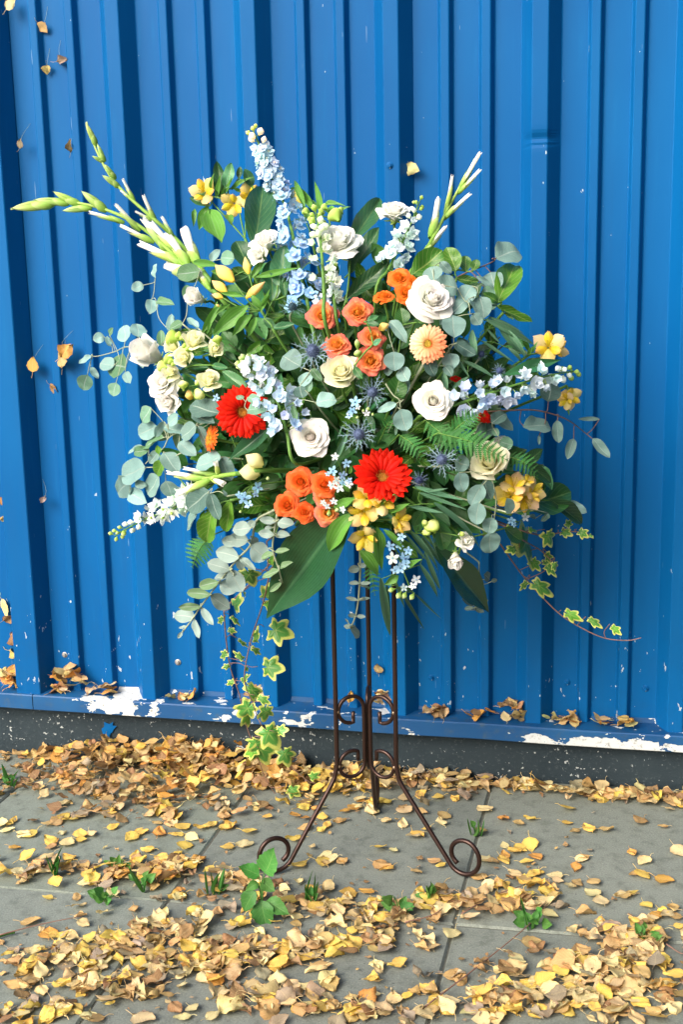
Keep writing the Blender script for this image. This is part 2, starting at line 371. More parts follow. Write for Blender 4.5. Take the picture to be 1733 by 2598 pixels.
for y0, y1 in rows:
    d_ = y1 - y0 - .004; sm = slab_mesh(.5965, d_, 1)
    for i in range(-4, 5):
        xc = .555 + .6 * i
        k = jit(.10)
        Mx = Matrix.Translation((xc, (y0 + y1) / 2, gz(xc) + rnd.uniform(-.0015, .0015))) @ Matrix.Rotation(-tilt + rnd.uniform(-.002, .002), 4, 'Y') @ Matrix.Rotation(rnd.uniform(-.002, .002), 4, 'Z')
        ob('paving_slab', sm, pav, Mx, (k, k * jit(.02), k * jit(.03)))

# ---- the building
P = 1 / 3.0
PROF = [(0, 0), (.058, 0), (.0643, -.017), (.0840, -.017), (.0925, 0), (.151, 0), (.1573, -.017), (.1772, -.017), (.186, 0), (.245, 0), (.2716, -.042), (.3066, -.042)]
ZB, ZT = .150, 3.6
DENT = at(1362, 352, -.042)
def cladding(x0, nper, closing=True):
    pr = [(x0 + k * P + a, b) for k in range(nper) for a, b in PROF]
    pr.append((x0 + nper * P, 0))
    # soften every fold with a small radius
    pp = []
    for i, (x, y) in enumerate(pr):
        if 0 < i < len(pr) - 1 and (abs(pr[i - 1][1] - y) > 1e-6 or abs(pr[i + 1][1] - y) > 1e-6):
            for (ox, oy), sgn in ((pr[i - 1], 0), (pr[i + 1], 1)):
                L = math.hypot(ox - x, oy - y); f_ = min(.0016 / L, .4); pp.append((x + (ox - x) * f_, y + (oy - y) * f_))
        else: pp.append((x, y))
    zs = sorted(set([ZB, ZT] + [ZB + i * .25 for i in range(1, 14)] + [DENT.z + d for d in (-.09, -.06, -.04, -.028, -.02, -.013, -.008, -.004, 0, .004, .008, .013, .02, .03)]))
    b = MB(); V = []
    for z in zs:
        for x, y in pp:
            yy = y
            if y < -.03 and abs(x - DENT.x) < .045:
                d = z - DENT.z
                yy += .0075 * math.exp(-(d / .012) ** 2) + (.0035 if d < -.01 else 0)
            V.append((x, yy + .0012 * math.sin(z * 2.1 + x * 5), z))
    n = len(pp)
    F = [(j * n + i, j * n + i + 1, (j + 1) * n + i + 1, (j + 1) * n + i) for j in range(len(zs) - 1) for i in range(n - 1)]
    b.add(V, F); return b.mesh('cladding_panel', M['wall'], False)
wall = thing('metal_clad_wall', 'blue painted ribbed metal wall behind the flowers, dark plinth below', 'wall', (0, 0, 0))
XL = -.322
for k in range(4):
    ob('cladding_panel', cladding(XL + .322 - P + k * 1.0 if k else -P, 3), wall)
# corner trim and the sheet left of it
tr = [(-P + .004, -.002), (-.3495, -.050), (-.352, -.052), (-.418, -.052), (-.4205, -.049), (-.4215, -.020), (-.60, -.020), (-.607, -.038), (-.63, -.038), (-.637, -.020), (-3.0, -.020)]
b = MB(); V = []; zs = [ZB - .003, .8, 1.6, 2.4, ZT]
for z in zs: V += [(x, y, z) for x, y in tr]
n = len(tr)
b.add(V, [(j * n + i + 1, j * n + i, (j + 1) * n + i, (j + 1) * n + i + 1) for j in range(len(zs) - 1) for i in range(n - 1)])
ob('corner_trim', b.mesh('corner_trim', M['wall'], False), wall)
# sill flashing in two lengths
XJ = at(83, 1790, -.06).x
def sill(xa, xb):
    pr = [(.0, .172), (-.002, .160), (-.058, .1535), (-.0605, .1505), (-.0605, .114), (-.057, .1115), (-.040, .1135)]
    b = MB(); V = []; nx = 24; rr = random.Random(3)
    for i in range(nx + 1):
        x = xa + (xb - xa) * i / nx; wob = rr.uniform(-.0012, .0012)
        V += [(x, y + (wob if y < -.05 else 0), z + wob * .5) for y, z in pr]
    n = len(pr)
    b.add(V, [(i * n + j, i * n + j + 1, (i + 1) * n + j + 1, (i + 1) * n + j) for i in range(nx) for j in range(n - 1)])
    return b.mesh('sill_flashing', M['sill'], False)
ob('sill_flashing', sill(-3.0, XJ - .0012), wall); ob('sill_flashing', sill(XJ + .0012, 3.7), wall)
b = MB()
xs = np.linspace(-3, 3.7, 120); rr = random.Random(5); V = []
for x in xs:
    for z in (-.16, -.05, 0, .05, .13): V.append((x, -.012 + rr.uniform(-.0022, .0022), z))
b.add(V, [(i * 5 + j, i * 5 + j + 1, (i + 1) * 5 + j + 1, (i + 1) * 5 + j) for i in range(119) for j in range(4)])
ob('plinth', b.mesh('plinth', M['plinth'], True), wall)
# back of the building so that it is a solid thing
b = MB(); b.add(*box(-3.0, 3.7, .004, 4.0, -.16, ZT + .02)); ob('building_block', b.mesh('building_block', M['wall'], False), wall)
# dark unseen block added on the right to keep sky light off that side
b = MB(); b.add(*box(2.20, 2.50, -6.0, -.002, -.2, 4.2)); b.add(*box(2.15, 2.55, -6.05, -.002, 4.2, 4.32))
tag(ob('unseen_sky_blocker', b.mesh('unseen_sky_blocker', M['plinth'], False)), 'dark grey block added out of view on the right to shade the wall', 'light blocker', kind='structure')
rr = random.Random(8); pc = at(*c(0, 248, 1674), -.016); ring_ = []
for k in range(16):
    a = 2 * math.pi * k / 16; rd = rr.uniform(.55, 1.1)
    ring_.append((pc.x + rd * (.022 * math.cos(a) + .008 * math.sin(a)), -.0162, pc.z + rd * .026 * math.sin(a)))
b = MB().add([(pc.x, -.0168, pc.z)] + ring_, [(0, 1 + k, 1 + (k + 1) % 16) for k in range(16)]); ob('paint_splash', b.mesh('paint_splash', M['wall'], False), wall)
# screws with washers
def lathe(prof, n=12):
    V = [(r * math.cos(2 * math.pi * k / n), r * math.sin(2 * math.pi * k / n), z) for r, z in prof for k in range(n)]
    F = [(i * n + k, i * n + (k + 1) % n, (i + 1) * n + (k + 1) % n, (i + 1) * n + k) for i in range(len(prof) - 1) for k in range(n)]
    F.append(tuple(range((len(prof) - 1) * n, len(prof) * n))); uv = [(k / n, i / (len(prof) - 1)) for i in range(len(prof)) for k in range(n)]
    return V, F, uv
washer = MB().add(*lathe([(.0085, 0), (.0085, .0012), (.0072, .002), (.0045, .0022)])).mesh('washer', M['wall'])
hexh = MB().add(*lathe([(.0044, .0018), (.0046, .0022), (.0046, .006), (.0036, .0068)], 6)).mesh('screw_head', M['wall'], False)
washs = washer.copy(); washs.materials[0] = M['steel']; hexs = hexh.copy(); hexs.materials[0] = M['steel']
for vx, vy, Y, bare in [(148, 1503, 0, 1), (408, 1520, 0, 1), (895, 380, -.042, 0), (865, 1540, 0, 0), (991, 1555, 0, 0), (1303, 1566, 0, 0), (1483, 1580, 0, 0)]:
    p_ = at(*c(0, vx, vy), Y)
    q = Matrix.Translation(p_ + Vector((0, .0005, 0))) @ Matrix.Rotation(math.radians(90), 4, 'X')
    s_ = ob('screw', washs if bare else washer, wall, q); ob('screw_head', hexs if bare else hexh, s_)

# ================================================================== PLANT PIECES (meshes shared between alike pieces)
# leaf: base at origin, grows to +Y with length 1, faces +Z, full width 1 (scaled per copy)
def leaf_mesh(name, mat, prof, nu=4, nv=9, fold=.12, curl=.10, wave=0.0, seed=0, twist=0.0, petiole=0.0, serr=0.0):
    r = random.Random(seed); p1, p2, p3 = r.uniform(0, 6), r.uniform(0, 6), r.uniform(-1, 1)
    def fn(u, v):
        w_ = np.interp(v, [q[0] for q in prof], [q[1] for q in prof]) * .5
        if serr: w_ = w_ * (1 + serr * (np.arange(len(v)) // (nu + 1) % 2 * 2 - 1) * (np.abs(u) > .9))
        x = u * w_ * (1 - .06 * abs(p3))
        z = fold * np.abs(u) * w_ * 2 + curl * (v * (1 - v) * 2 - v * v * .6) + wave * np.sin(u * 2.5 + v * 7 + p1) * w_ + wave * .5 * np.sin(v * 11 + p2) * np.abs(u)
        a = twist * (v - .2); x2 = x * np.cos(a) - z * np.sin(a) * .6; z2 = x * np.sin(a) + z
        return x2 + .05 * p3 * np.sin(v * 3.0), v, z2
    b = MB().add(*grid(nu, nv, fn))
    if petiole: b.add(*tube([(0, .02, 0), (0, -petiole * .5, -.01), (0, -petiole, -.03)], .012, 4))
    return b.mesh(name, mat)
R_ROUND = [(0, .05), (.04, .36), (.12, .68), (.25, .92), (.42, 1.0), (.6, .96), (.76, .78), (.88, .54), (.96, .26), (1, .03)]
R_OVAL = [(0, .04), (.08, .42), (.22, .80), (.4, 1.0), (.58, .97), (.74, .80), (.87, .52), (.95, .26), (1, .02)]
R_LANCE = [(0, .10), (.08, .38), (.22, .80), (.40, 1.0), (.58, .90), (.75, .62), (.9, .26), (1, .01)]
R_BLADE = [(0, .10), (.08, .34), (.2, .68), (.36, .95), (.48, 1.0), (.62, .86), (.76, .56), (.88, .25), (1, .005)]
R_STRAP = [(0, .25), (.1, .62), (.3, .95), (.5, 1.0), (.7, .82), (.86, .48), (1, .02)]
R_BIRCH = [(0, .03), (.06, .45), (.18, .86), (.32, 1.0), (.5, .93), (.68, .68), (.82, .42), (.92, .2), (1, .02)]
def var(n, *a, **k): return [leaf_mesh(*a, seed=i * 13 + 1, curl=(k.get('curl', .08) * (1 if i % 2 else -.7)), **{q: w_ for q, w_ in k.items() if q != 'curl'}) for i in range(n)]
LF = {
 'euc': var(4, 'leaf', M['euc'], R_ROUND, nu=4, nv=9, fold=.10, curl=.10, wave=.10),
 'silver': var(3, 'leaf', M['eucsilver'], R_OVAL, nu=4, nv=8, fold=.10, curl=.10, wave=.08),
 'laurel': var(3, 'leaf', M['laurel'], R_OVAL, nu=6, nv=12, fold=.16, curl=.10, wave=.06),
 'bright': var(3, 'leaf', M['bright'], R_OVAL, nu=6, nv=12, fold=.16, curl=.14, wave=.10),
 'salal': var(4, 'leaf', M['salal'], R_OVAL, nu=4, nv=8, fold=.14, curl=.12, wave=.08),
 'lance': var(4, 'leaf', M['lance'], R_LANCE, nu=4, nv=11, fold=.18, curl=.22, wave=.06, twist=.5),
 'willow': var(3, 'leaf', M['willow'], R_STRAP, nu=2, nv=12, fold=.2, curl=.30, wave=0, twist=.4),
 'aspid': var(2, 'leaf', M['aspid'], R_BLADE, nu=12, nv=16, fold=.10, curl=.08, wave=.03),
 'fernleaf': var(1, 'leaf', M['fern'], R_LANCE, nu=2, nv=5, fold=.1, curl=.05),
 'weed': var(3, 'leaf', M['weed'], R_BIRCH, nu=4, nv=11, fold=.14, curl=.12, wave=.05, serr=.07),
 'grass': var(2, 'leaf', M['weed'], R_STRAP, nu=2, nv=8, fold=.2, curl=.25),
}
# ivy: five pointed lobes, u marks the veins, v runs from the middle to the margin
def ivy_mesh(seed):
    r = random.Random(seed); lob = [(90, 1.0), (38, .80), (142, .80), (-28, .58), (208, .58)]
    n = 40; ring = []; us = []
    for i in range(n):
        a = -90 + 360 * (i + .5) / n; rad = .36; du = 1
        for la, lr in lob:
            d = abs((a - la + 180) % 360 - 180); rad = max(rad, lr * max(0, 1 - (d / 34) * .55)) if d < 42 else rad
            du = min(du, d / 60)
        if abs((a + 90 + 180) % 360 - 180) < 8: rad = .10
        ring.append((math.radians(a), rad * r.uniform(.95, 1.05))); us.append(.5 + min(.45, du))
    V = [(0, .36, .0)]; uv = [(.5, 0)]; rings = [.35, .70, 1.0]
    for q in rings:
        for (a, rd), uu in zip(ring, us):
            x = math.cos(a) * rd * q * .60; y = .36 + math.sin(a) * rd * q * .62
            V.append((x, y, .10 * q * q * math.sin(a * 2 + seed) - .10 * q * q)); uv.append((.5 + (uu - .5) * q, q))
    F = [(0, 1 + i, 1 + (i + 1) % n) for i in range(n)]
    for k in range(len(rings) - 1):
        F += [(1 + k * n + i, 1 + (k + 1) * n + i, 1 + (k + 1) * n + (i + 1) % n, 1 + k * n + (i + 1) % n) for i in range(n)]
    return MB().add(V, F, uv).mesh('leaf', M['ivy'])
LF['ivy'] = [ivy_mesh(i) for i in range(4)]
# ellipsoid bud, point up +Z, length 1
def bud_mesh(name, mat, r=.32, n=12, m=7, tip=1.4):
    pr = [(max(.004, r * math.sin(math.pi * (i / m) ** tip) if i else .06), i / m) for i in range(m + 1)]
    V, F, uv = lathe(pr, n)
    V = [(x * k_, y * k_, z) for x, y, z in V for k_ in [1 + .16 * math.cos(3 * math.atan2(y, x) + 2.5 * z) * math.sin(math.pi * min(1, z + .1))]]
    return MB().add(V, F, uv).mesh(name, mat)
BUD = {'glad': None, 'green': bud_mesh('bud', M['budgreen']), 'white': bud_mesh('bud', M['lark'], .38, tip=1.0), 'yellow': bud_mesh('bud', M['yellow'], .24, tip=.8), 'lily': bud_mesh('bud', M['butter'], .24, tip=.85)}

def petal(fn, mat, nu=6, nv=6, name='petal'): return MB().add(*grid(nu, nv, fn)).mesh(name, mat)
# rose: petals wound in a spiral about +Z, outer radius 1, base at z = 0
def rose_set(mat, n, openn, seed, ruffle=.03, point=.10, tall=.95, hmat=None):
    r = random.Random(seed); out = []
    for k in range(n):
        tt = k / (n - 1); ang = k * 2.39996 + r.uniform(-.25, .25); ph = r.uniform(0, 6.28)
        rb = .03 + .10 * tt; rt = .045 + (.90 * openn) * tt ** 1.12 * r.uniform(.95, 1.04)
        h = tall * (1 - (.46 * openn) * tt ** 1.6) * r.uniform(.96, 1.04) - .10 * max(0, .25 - tt)
        a = (1.75 - .85 * tt) * r.uniform(.92, 1.08); cu = (.015 + .20 * tt * openn) * r.uniform(.7, 1.3); lean = r.uniform(-.1, .1)
        def fn(u, v, rb=rb, rt=rt, h=h, a=a, cu=cu, tt=tt, ang=ang, ph=ph, lean=lean):
            th = ang + (u + lean * v) * a * (.50 + .50 * np.sin(np.minimum(v, .7) / .7 * math.pi / 2))
            top = 1 - .20 * np.abs(u) ** 2.4 * (.6 + tt) + point * tt * np.maximum(0, 1 - np.abs(u) * 2.2)
            vv = v * top
            rr_ = rb + (rt - rb) * (vv ** (.75 + .5 * tt)) + .10 * (1 - tt * .5) * np.sin(math.pi * np.minimum(vv, 1))
            z = h * vv
            rr_ = rr_ * (1 - .75 * max(0.0, 1 - tt / .34) * np.clip(v, 0, 1) ** 3)      # the heart stays closed
            cc_ = np.maximum(0, (v - .66) / .34) ** 2 * cu
            rr_ = rr_ + cc_ + .07 * u * u * tt * v + ruffle * (.3 + tt) * v * np.sin(u * 5 + ph)
            z = z - cc_ * .75 * (.3 + tt) + ruffle * .7 * v * v * np.sin(u * 7 + ph * 2)
            return rr_ * np.cos(th), rr_ * np.sin(th), z
        out.append(petal(fn, mat, 7, 7))
    hp = [(.03, 0), (.17, .35), (.19, .62), (.14, .72), (.07, .78), (.012, .80)]
    HV, HF, HU = lathe([(a_, b_ * tall) for a_, b_ in hp], 10); HU = [(a_, .55 + .25 * b_) for a_, b_ in HU]
    out.insert(0, MB().add(HV, HF, HU).mesh('petal', mat))
    big_ = max(math.hypot(v.co.x, v.co.y) for me in out for v in me.vertices)
    for me in out: me.transform(Matrix.Scale(1.04 / big_, 4))
    return out
def calyx_mesh():
    b = MB().add(*lathe([(.05, -.30), (.12, -.22), (.20, -.08), (.22, .02), (.14, .06)], 10))
    for i in range(5):
        a = i * 1.2566
        def fn(u, v, a=a):
            w_ = .12 * (1 - v) ** .6; rr_ = .18 + .42 * v; z = -.02 - .10 * v + .12 * v * v
            return rr_ * np.cos(a) - u * w_ * np.sin(a), rr_ * np.sin(a) + u * w_ * np.cos(a), z
        b.add(*grid(2, 5, fn))
    return b.mesh('calyx', M['budgreen'])
CALYX = calyx_mesh()
ROSE = {
 'white': rose_set(M['white'], 32, .98, 3, .03, .12), 'white2': rose_set(M['white'], 26, .80, 9, .035, .10, 1.0), 'ivory': rose_set(M['ivory'], 36, 1.0, 21, .025, .17),
 'cream': rose_set(M['cream'], 26, .66, 33, .025, .10, 1.05), 'coral': rose_set(M['coral'], 32, .95, 5, .085, .02, .8), 'coral2': rose_set(M['coral'], 30, .90, 15, .09, .02, .8),
 'orange': rose_set(M['orange'], 28, .92, 8, .07, .03, .8), 'orange2': rose_set(M['orange'], 26, .88, 18, .07, .03, .85),
 'liz': rose_set(M['butter'], 9, .66, 44, .05, .02, 1.1), 'lizw': rose_set(M['white'], 12, .76, 47, .09, .04, 1.05), 'tight': rose_set(M['white'], 14, .45, 51, .02, .1, 1.3),
}
# gerbera
def gerb_petal(mat, seed, wd=.17):
    r = random.Random(seed); ph = r.uniform(0, 6)
    pr = [(0, .35), (.2, .6), (.5, .9), (.75, 1.0), (.9, .85), (.97, .5), (1, .12)]
    def fn(u, v):
        w_ = np.interp(v, [q[0] for q in pr], [q[1] for q in pr]) * wd * .5
        return u * w_, v, .10 * np.sin(v * math.pi) - .05 * v * v - .35 * w_ * u * u + .012 * np.cos(u * 5) + .01 * np.sin(v * 6 + ph)
    return petal(fn, mat, 4, 7)
def gerb_disc(mat):
    b = MB().add(*lathe([(.24, -.02), (.24, .05), (.20, .10), (.13, .125), (.05, .10), (.01, .09)], 18))
    r = random.Random(1)
    for i in range(110):
        q = i / 110; rd = .235 * math.sqrt(q); a = i * 2.4; z = .09 + .05 * math.sin(q * 3.1)
        L = .03 + .05 * (q > .55)
        b.add(*tube([(rd * math.cos(a), rd * math.sin(a), z - .02), ((rd + .012) * math.cos(a), (rd + .012) * math.sin(a), z + L)], [.013, .008], 4))
    return b.mesh('flower_disc', mat)
GERB = {k: ([gerb_petal(M[k], i, wd) for i in range(4)], gerb_disc(M[d])) for k, wd, d in (('red', .235, 'discred'), ('peach', .23, 'disc'), ('orange', .2, 'disc'))}
# alstroemeria: wide and narrow tepals flaring from a throat on +Z
def tepal(mat, wd, flare, seed):
    r = random.Random(seed); ph = r.uniform(0, 6)
    pr = [(0, .25), (.3, .5), (.6, .95), (.78, 1.0), (.92, .7), (1, .15)]
    def fn(u, v):
        w_ = np.interp(v, [q[0] for q in pr], [q[1] for q in pr]) * wd * .5
        s = v; rad = .06 + .95 * flare * s ** 1.7; z = 1.0 * s * (1 - .42 * flare * s)
        return u * w_, rad + .05 * np.sin(u * 3 + ph) * v, z - .5 * w_ * u * u
    return petal(fn, mat, 4, 7)
ALS = ([tepal(M['yellow'], .86, .95, i) for i in range(3)], [tepal(M['yellowIn'], .52, .75, i + 5) for i in range(2)])
def stamens():
    b = MB(); r = random.Random(2)
    for i in range(6):
        a = i * 1.05; e = Vector((.20 * math.cos(a), .20 * math.sin(a) + .06, .88 + r.uniform(-.05, .05)))
        b.add(*tube(spline([(0, 0, .1), (.08 * math.cos(a), .08 * math.sin(a), .5), e], 4), .014, 4))
        b.add(*tube([e, e + Vector((.0, .01, .10))], [.035, .02], 5))
    return b.mesh('stamens', M['pollen'])
STAM = stamens()
# small florets on +Z, radius 1
def floret(name, mat, n, tilt, wd, mat2, seed, rc=.16, cup=.25, double=False):
    b = MB(); r = random.Random(seed)
    pr = [(0, .25), (.2, .62), (.45, .95), (.68, 1.0), (.86, .78), (.96, .4), (1, .08)]
    for lay in range(2 if double else 1):
        for i in range(n):
            a = 2 * math.pi * (i + lay * .5) / n + r.uniform(-.12, .12); ti = tilt + lay * .5 + r.uniform(-.12, .12); sc_ = (1 - .35 * lay) * r.uniform(.9, 1.08)
            def fn(u, v):
                w_ = np.interp(v, [q[0] for q in pr], [q[1] for q in pr]) * wd * .5 * sc_
                L = v * sc_; zz_ = cup * np.sin(v * math.pi * .9) + .25 * w_ * u * u + .04 * np.sin(u * 4 + i)
                rd = L * math.cos(ti) - zz_ * math.sin(ti) * .4; z = L * math.sin(ti) - zz_ * math.cos(ti) * .6
                return rd * math.cos(a) - u * w_ * math.sin(a), rd * math.sin(a) + u * w_ * math.cos(a), z
            b.add(*grid(4, 4, fn))
    b.add(*lathe([(rc, .0), (rc * 1.1, .12), (rc * .6, .24), (.02, .28)], 6), mi=1)
    b.add(*tube([(0, 0, .05), (0, 0, -.25), (.02, .0, -.55)], [.07, .06, .05], 5), mi=2)
    return b.mesh(name, [mat, mat2, M['budgreen']])
FLO = {
 'delph': [floret('floret', M['delph'], 5, .25, .85, M['white'], i, double=True) for i in range(3)],
 'lark': [floret('floret', M['lark'], 5, .45, .85, M['lark'], i + 4, double=True) for i in range(3)],
 'bell': [floret('floret', M['lark'], 5, 1.0, .80, M['lark'], i + 8, cup=.4) for i in range(2)],
 'star': [floret('floret', M['lark'], 6, .2, .55, M['budgreen'], i + 12) for i in range(2)],
 'tweed': [floret('flower', M['tweed'], 5, .12, .55, M['thistle'], i + 15, rc=.13, cup=.08) for i in range(2)],
 'tweedw': [floret('flower', M['lark'], 5, .12, .55, M['tweed'], i + 18, rc=.13, cup=.08) for i in range(2)],
}
# sea holly
def thistle_head():
    b = MB(); V, F, uv = lathe([(.12, 0), (.30, .12), (.36, .32), (.32, .55), (.20, .74), (.05, .84)], 12); b.add(V, F, uv)
    for i in range(130):
        q = (i + .5) / 130; th = i * 2.4; z = .06 + .78 * q; rd = .36 * math.sin(math.pi * (.12 + .86 * q)) ** .6
        d = Vector((math.cos(th) * (1.1 - q), math.sin(th) * (1.1 - q), q * 1.1 - .25)).normalized(); p_ = Vector((rd * math.cos(th), rd * math.sin(th), z))
        b.add(*tube([p_ - d * .03, p_ + d * .11], [.035, .006], 4))
    return b.mesh('flower_head', M['thistle'])
def bract_mesh(seed):
    r = random.Random(seed); b = MB(); L = 1.0
    b.add(*grid(2, 6, lambda u, v: (u * .045 * (1 - v * .9), v * L, .10 * np.sin(v * 3) + .04 * np.abs(u) * (1 - v))))
    for i in range(6):
        v = .22 + .11 * i; s = 1 if i % 2 else -1; ln = .26 * (1 - v * .55) * r.uniform(.8, 1.2)
        z = .10 * math.sin(v * 3)
        b.add([(0, v - .03, z), (0, v + .03, z), (s * ln * .75, v + ln * .75, z + .05 * r.uniform(-1, 1))], [(0, 1, 2)])
    return b.mesh('bract', M['bract'])
THD = thistle_head(); BRA = [bract_mesh(i) for i in range(3)]

# ------------------------------------------------------------------ placing
def wloc(o, p): return p - o.location
def stem_to_heart(th, p, axis, r=.0022, mat='stem', name='stem', depth=.92):
    a = Vector(axis).normalized(); L = (p - HEART).length
    pts = [p, p - a * min(.06, L * .3), HEART.lerp(p, .42) - Vector((0, -.02, 0)), HEART.lerp(p, 1 - depth)]
    b = MB().add(*tube([q - th.location for q in spline(pts, 5)], r, 6)); return ob(name, b.mesh(name, M[mat]), th)
def face(dx=0.0, dy=0.0, f=1.0):
    return (-FWD * f + RGT * dx + UPV * dy).normalized()
LW = {'ivy': 1.12, 'lance': 1.0, 'euc': 1.04, 'aspid': 1.0}
def add_leaf(th, kind, b_, t_, w_=1.0, n=None, tint=None, name='leaf', roll=.35):
    if kind == 'ivy': t_ = b_ + (t_ - b_) * 1.28
    d = t_ - b_; L = d.length
    nn = (Vector(n) if n is not None else (-FWD + UPV * .25)) + rv(roll)
    if rnd.random() < .15 and kind in ('euc', 'salal'): nn = nn + rv(.8)
    me = rnd.choice(LF[kind])
    Lp = (d - FWD * d.dot(FWD)).length; Lp = Lp + .25 * (L - Lp)
    return ob(name, me, th, frame(b_ - th.location, d, nn, Lp * w_ * LW.get(kind, 1.0), L, Lp * (.8 if w_ > .3 else w_ * 2.2)), tint or (1, 1, 1))
def rose(k, x, y, rad, dx, dy, kind, label, off=0.0, group=None, name='rose', cat='rose', tint=None, stem=True, spin=None):
    px, py = c(k, x, y); ax = face(dx, dy); p_ = at(px, py, dome(px, py) + off)
    R = rad * CR[k][2] * mpp(p_) * (1.12 if kind == 'ivory' else 1.24)
    base = p_ - ax * R * .45
    th = thing(name, label, cat, base, group)
    q = zframe(Vector((0, 0, 0)), ax, R, rnd.uniform(0, 6.28) if spin is None else spin)
    np_ = len(ROSE[kind])
    for i_, me in enumerate(ROSE[kind]):
        g_ = (1.45 - .65 * i_ / np_) if kind in ('coral', 'coral2') else ((1.25 - .35 * i_ / np_) if kind[:6] == 'orange' else 1.0)
        tn_ = tint or (1, 1, 1)
        ob('petal', me, th, q @ Matrix.Rotation(rnd.uniform(-.10, .10) * i_ / np_, 4, 'X') @ Matrix.Rotation(rnd.uniform(-.10, .10) * i_ / np_, 4, 'Y'), (tn_[0] * jit(.02), tn_[1] * g_ * jit(.04), tn_[2] * (.35 + .65 * i_ / np_ if kind[:5] == 'coral' else 1)))
    ob('calyx', CALYX, th, q)
    if stem: stem_to_heart(th, base - ax * R * .25, ax, .0026)
    return th
def gerbera(k, x, y, rad, dx, dy, kind, label, off=0.0, tintf=None, cup=0.0):
    px, py = c(k, x, y); ax = face(dx, dy); p_ = at(px, py, dome(px, py) + off); R = rad * CR[k][2] * mpp(p_)
    th = thing('gerbera', label, 'gerbera', p_); q = zframe(Vector((0, 0, 0)), ax, R); ps, disc = GERB[kind]
    for lay, (n, L, ti, z) in enumerate([(22, 1.0, 3, 0), (22, .95, 10, .02), (19, .74, 20, .045)]):
        for i in range(n):
            a = 2 * math.pi * (i + lay * .5) / n + rnd.uniform(-.05, .05); l_ = L * jit(.05)
            m_ = q @ Matrix.Translation((0, 0, z)) @ Matrix.Rotation(a, 4, 'Z') @ Matrix.Translation((0, .10, 0)) @ Matrix.Rotation(math.radians(ti + cup + rnd.uniform(-5, 5)), 4, 'X') @ Matrix.Diagonal((l_ * jit(.1), l_ * .9, l_, 1))
            ob('petal', rnd.choice(ps), th, m_, tintf(a) if tintf else (jit(.06), jit(.25), 1))
    ob('flower_disc', disc, th, q)
    stem_to_heart(th, p_, ax, .0032); return th
def alstro(k, flowers, label, leaves=(), buds=(), root=None, off=0.0, name='alstroemeria', cat='lily', extra_off=None):
    pts = [pt(k, f[0], f[1], off) for f in flowers] + [pt(k, b_[2], b_[3], off) for b_ in buds]
    rootp = pt(k, *root, off + .03) if root else sum(pts, Vector()) / len(pts) + Vector((0, .03, -.07))
    th = thing(name, label, cat, rootp)
    for (x, y, rad, dx, dy) in flowers:
        p_ = pt(k, x, y, off); ax = face(dx, dy); R = rad * CR[k][2] * mpp(p_)
        fl = thing_part('flower', th, p_ - ax * R * .6)
        q = zframe(Vector((0, 0, 0)), ax, R * 1.16, rnd.uniform(0, 6))
        for i in range(3):
            ob('petal', rnd.choice(ALS[0]), fl, q @ Matrix.Rotation(i * 2.094, 4, 'Z'), (1, jit(.12), jit(.3)))
            ob('petal', rnd.choice(ALS[1]), fl, q @ Matrix.Rotation(i * 2.094 + 1.047, 4, 'Z'), (1, jit(.08), 1))
        ob('stamens', STAM, fl, q)
        b = MB().add(*tube([q_ - th.location for q_ in spline([p_ - ax * R * .62, p_ - ax * R * 1.4, rootp], 5)], .0016, 5)); ob('flower_stalk', b.mesh('flower_stalk', M['stem']), th)
    for (bx, by, tx, ty, w_) in buds:
        pb, pe = pt(k, bx, by, off), pt(k, tx, ty, off - .01)
        d = pe - pb; ob('bud', BUD['yellow'], th, zframe(pb - th.location, d, d.length) @ Matrix.Diagonal((w_ * 1.35, w_ * 1.35, 1, 1)), (1, jit(.1), 1))
        b = MB().add(*tube([q_ - th.location for q_ in spline([pb, pb.lerp(rootp, .5) + Vector((0, 0, -.008)), rootp], 4)], .0014, 5)); ob('flower_stalk', b.mesh('flower_stalk', M['stem']), th)
    for lv in leaves:
        bx, by, tx, ty, w_ = lv[:5]
        add_leaf(th, 'lance', pt(k, bx, by, off + .01), pt(k, tx, ty, off - .01), w_ * 1.05, roll=.3, tint=lv[5] if len(lv) > 5 else None)
    stem_to_heart(th, rootp, (rootp - HEART), .0030); return th
def thing_part(name, parent, wp):
    o = bpy.data.objects.new(name, None); col.objects.link(o); o.parent = parent; o.location = wp - parent.location; o.empty_display_size = .01
    return o
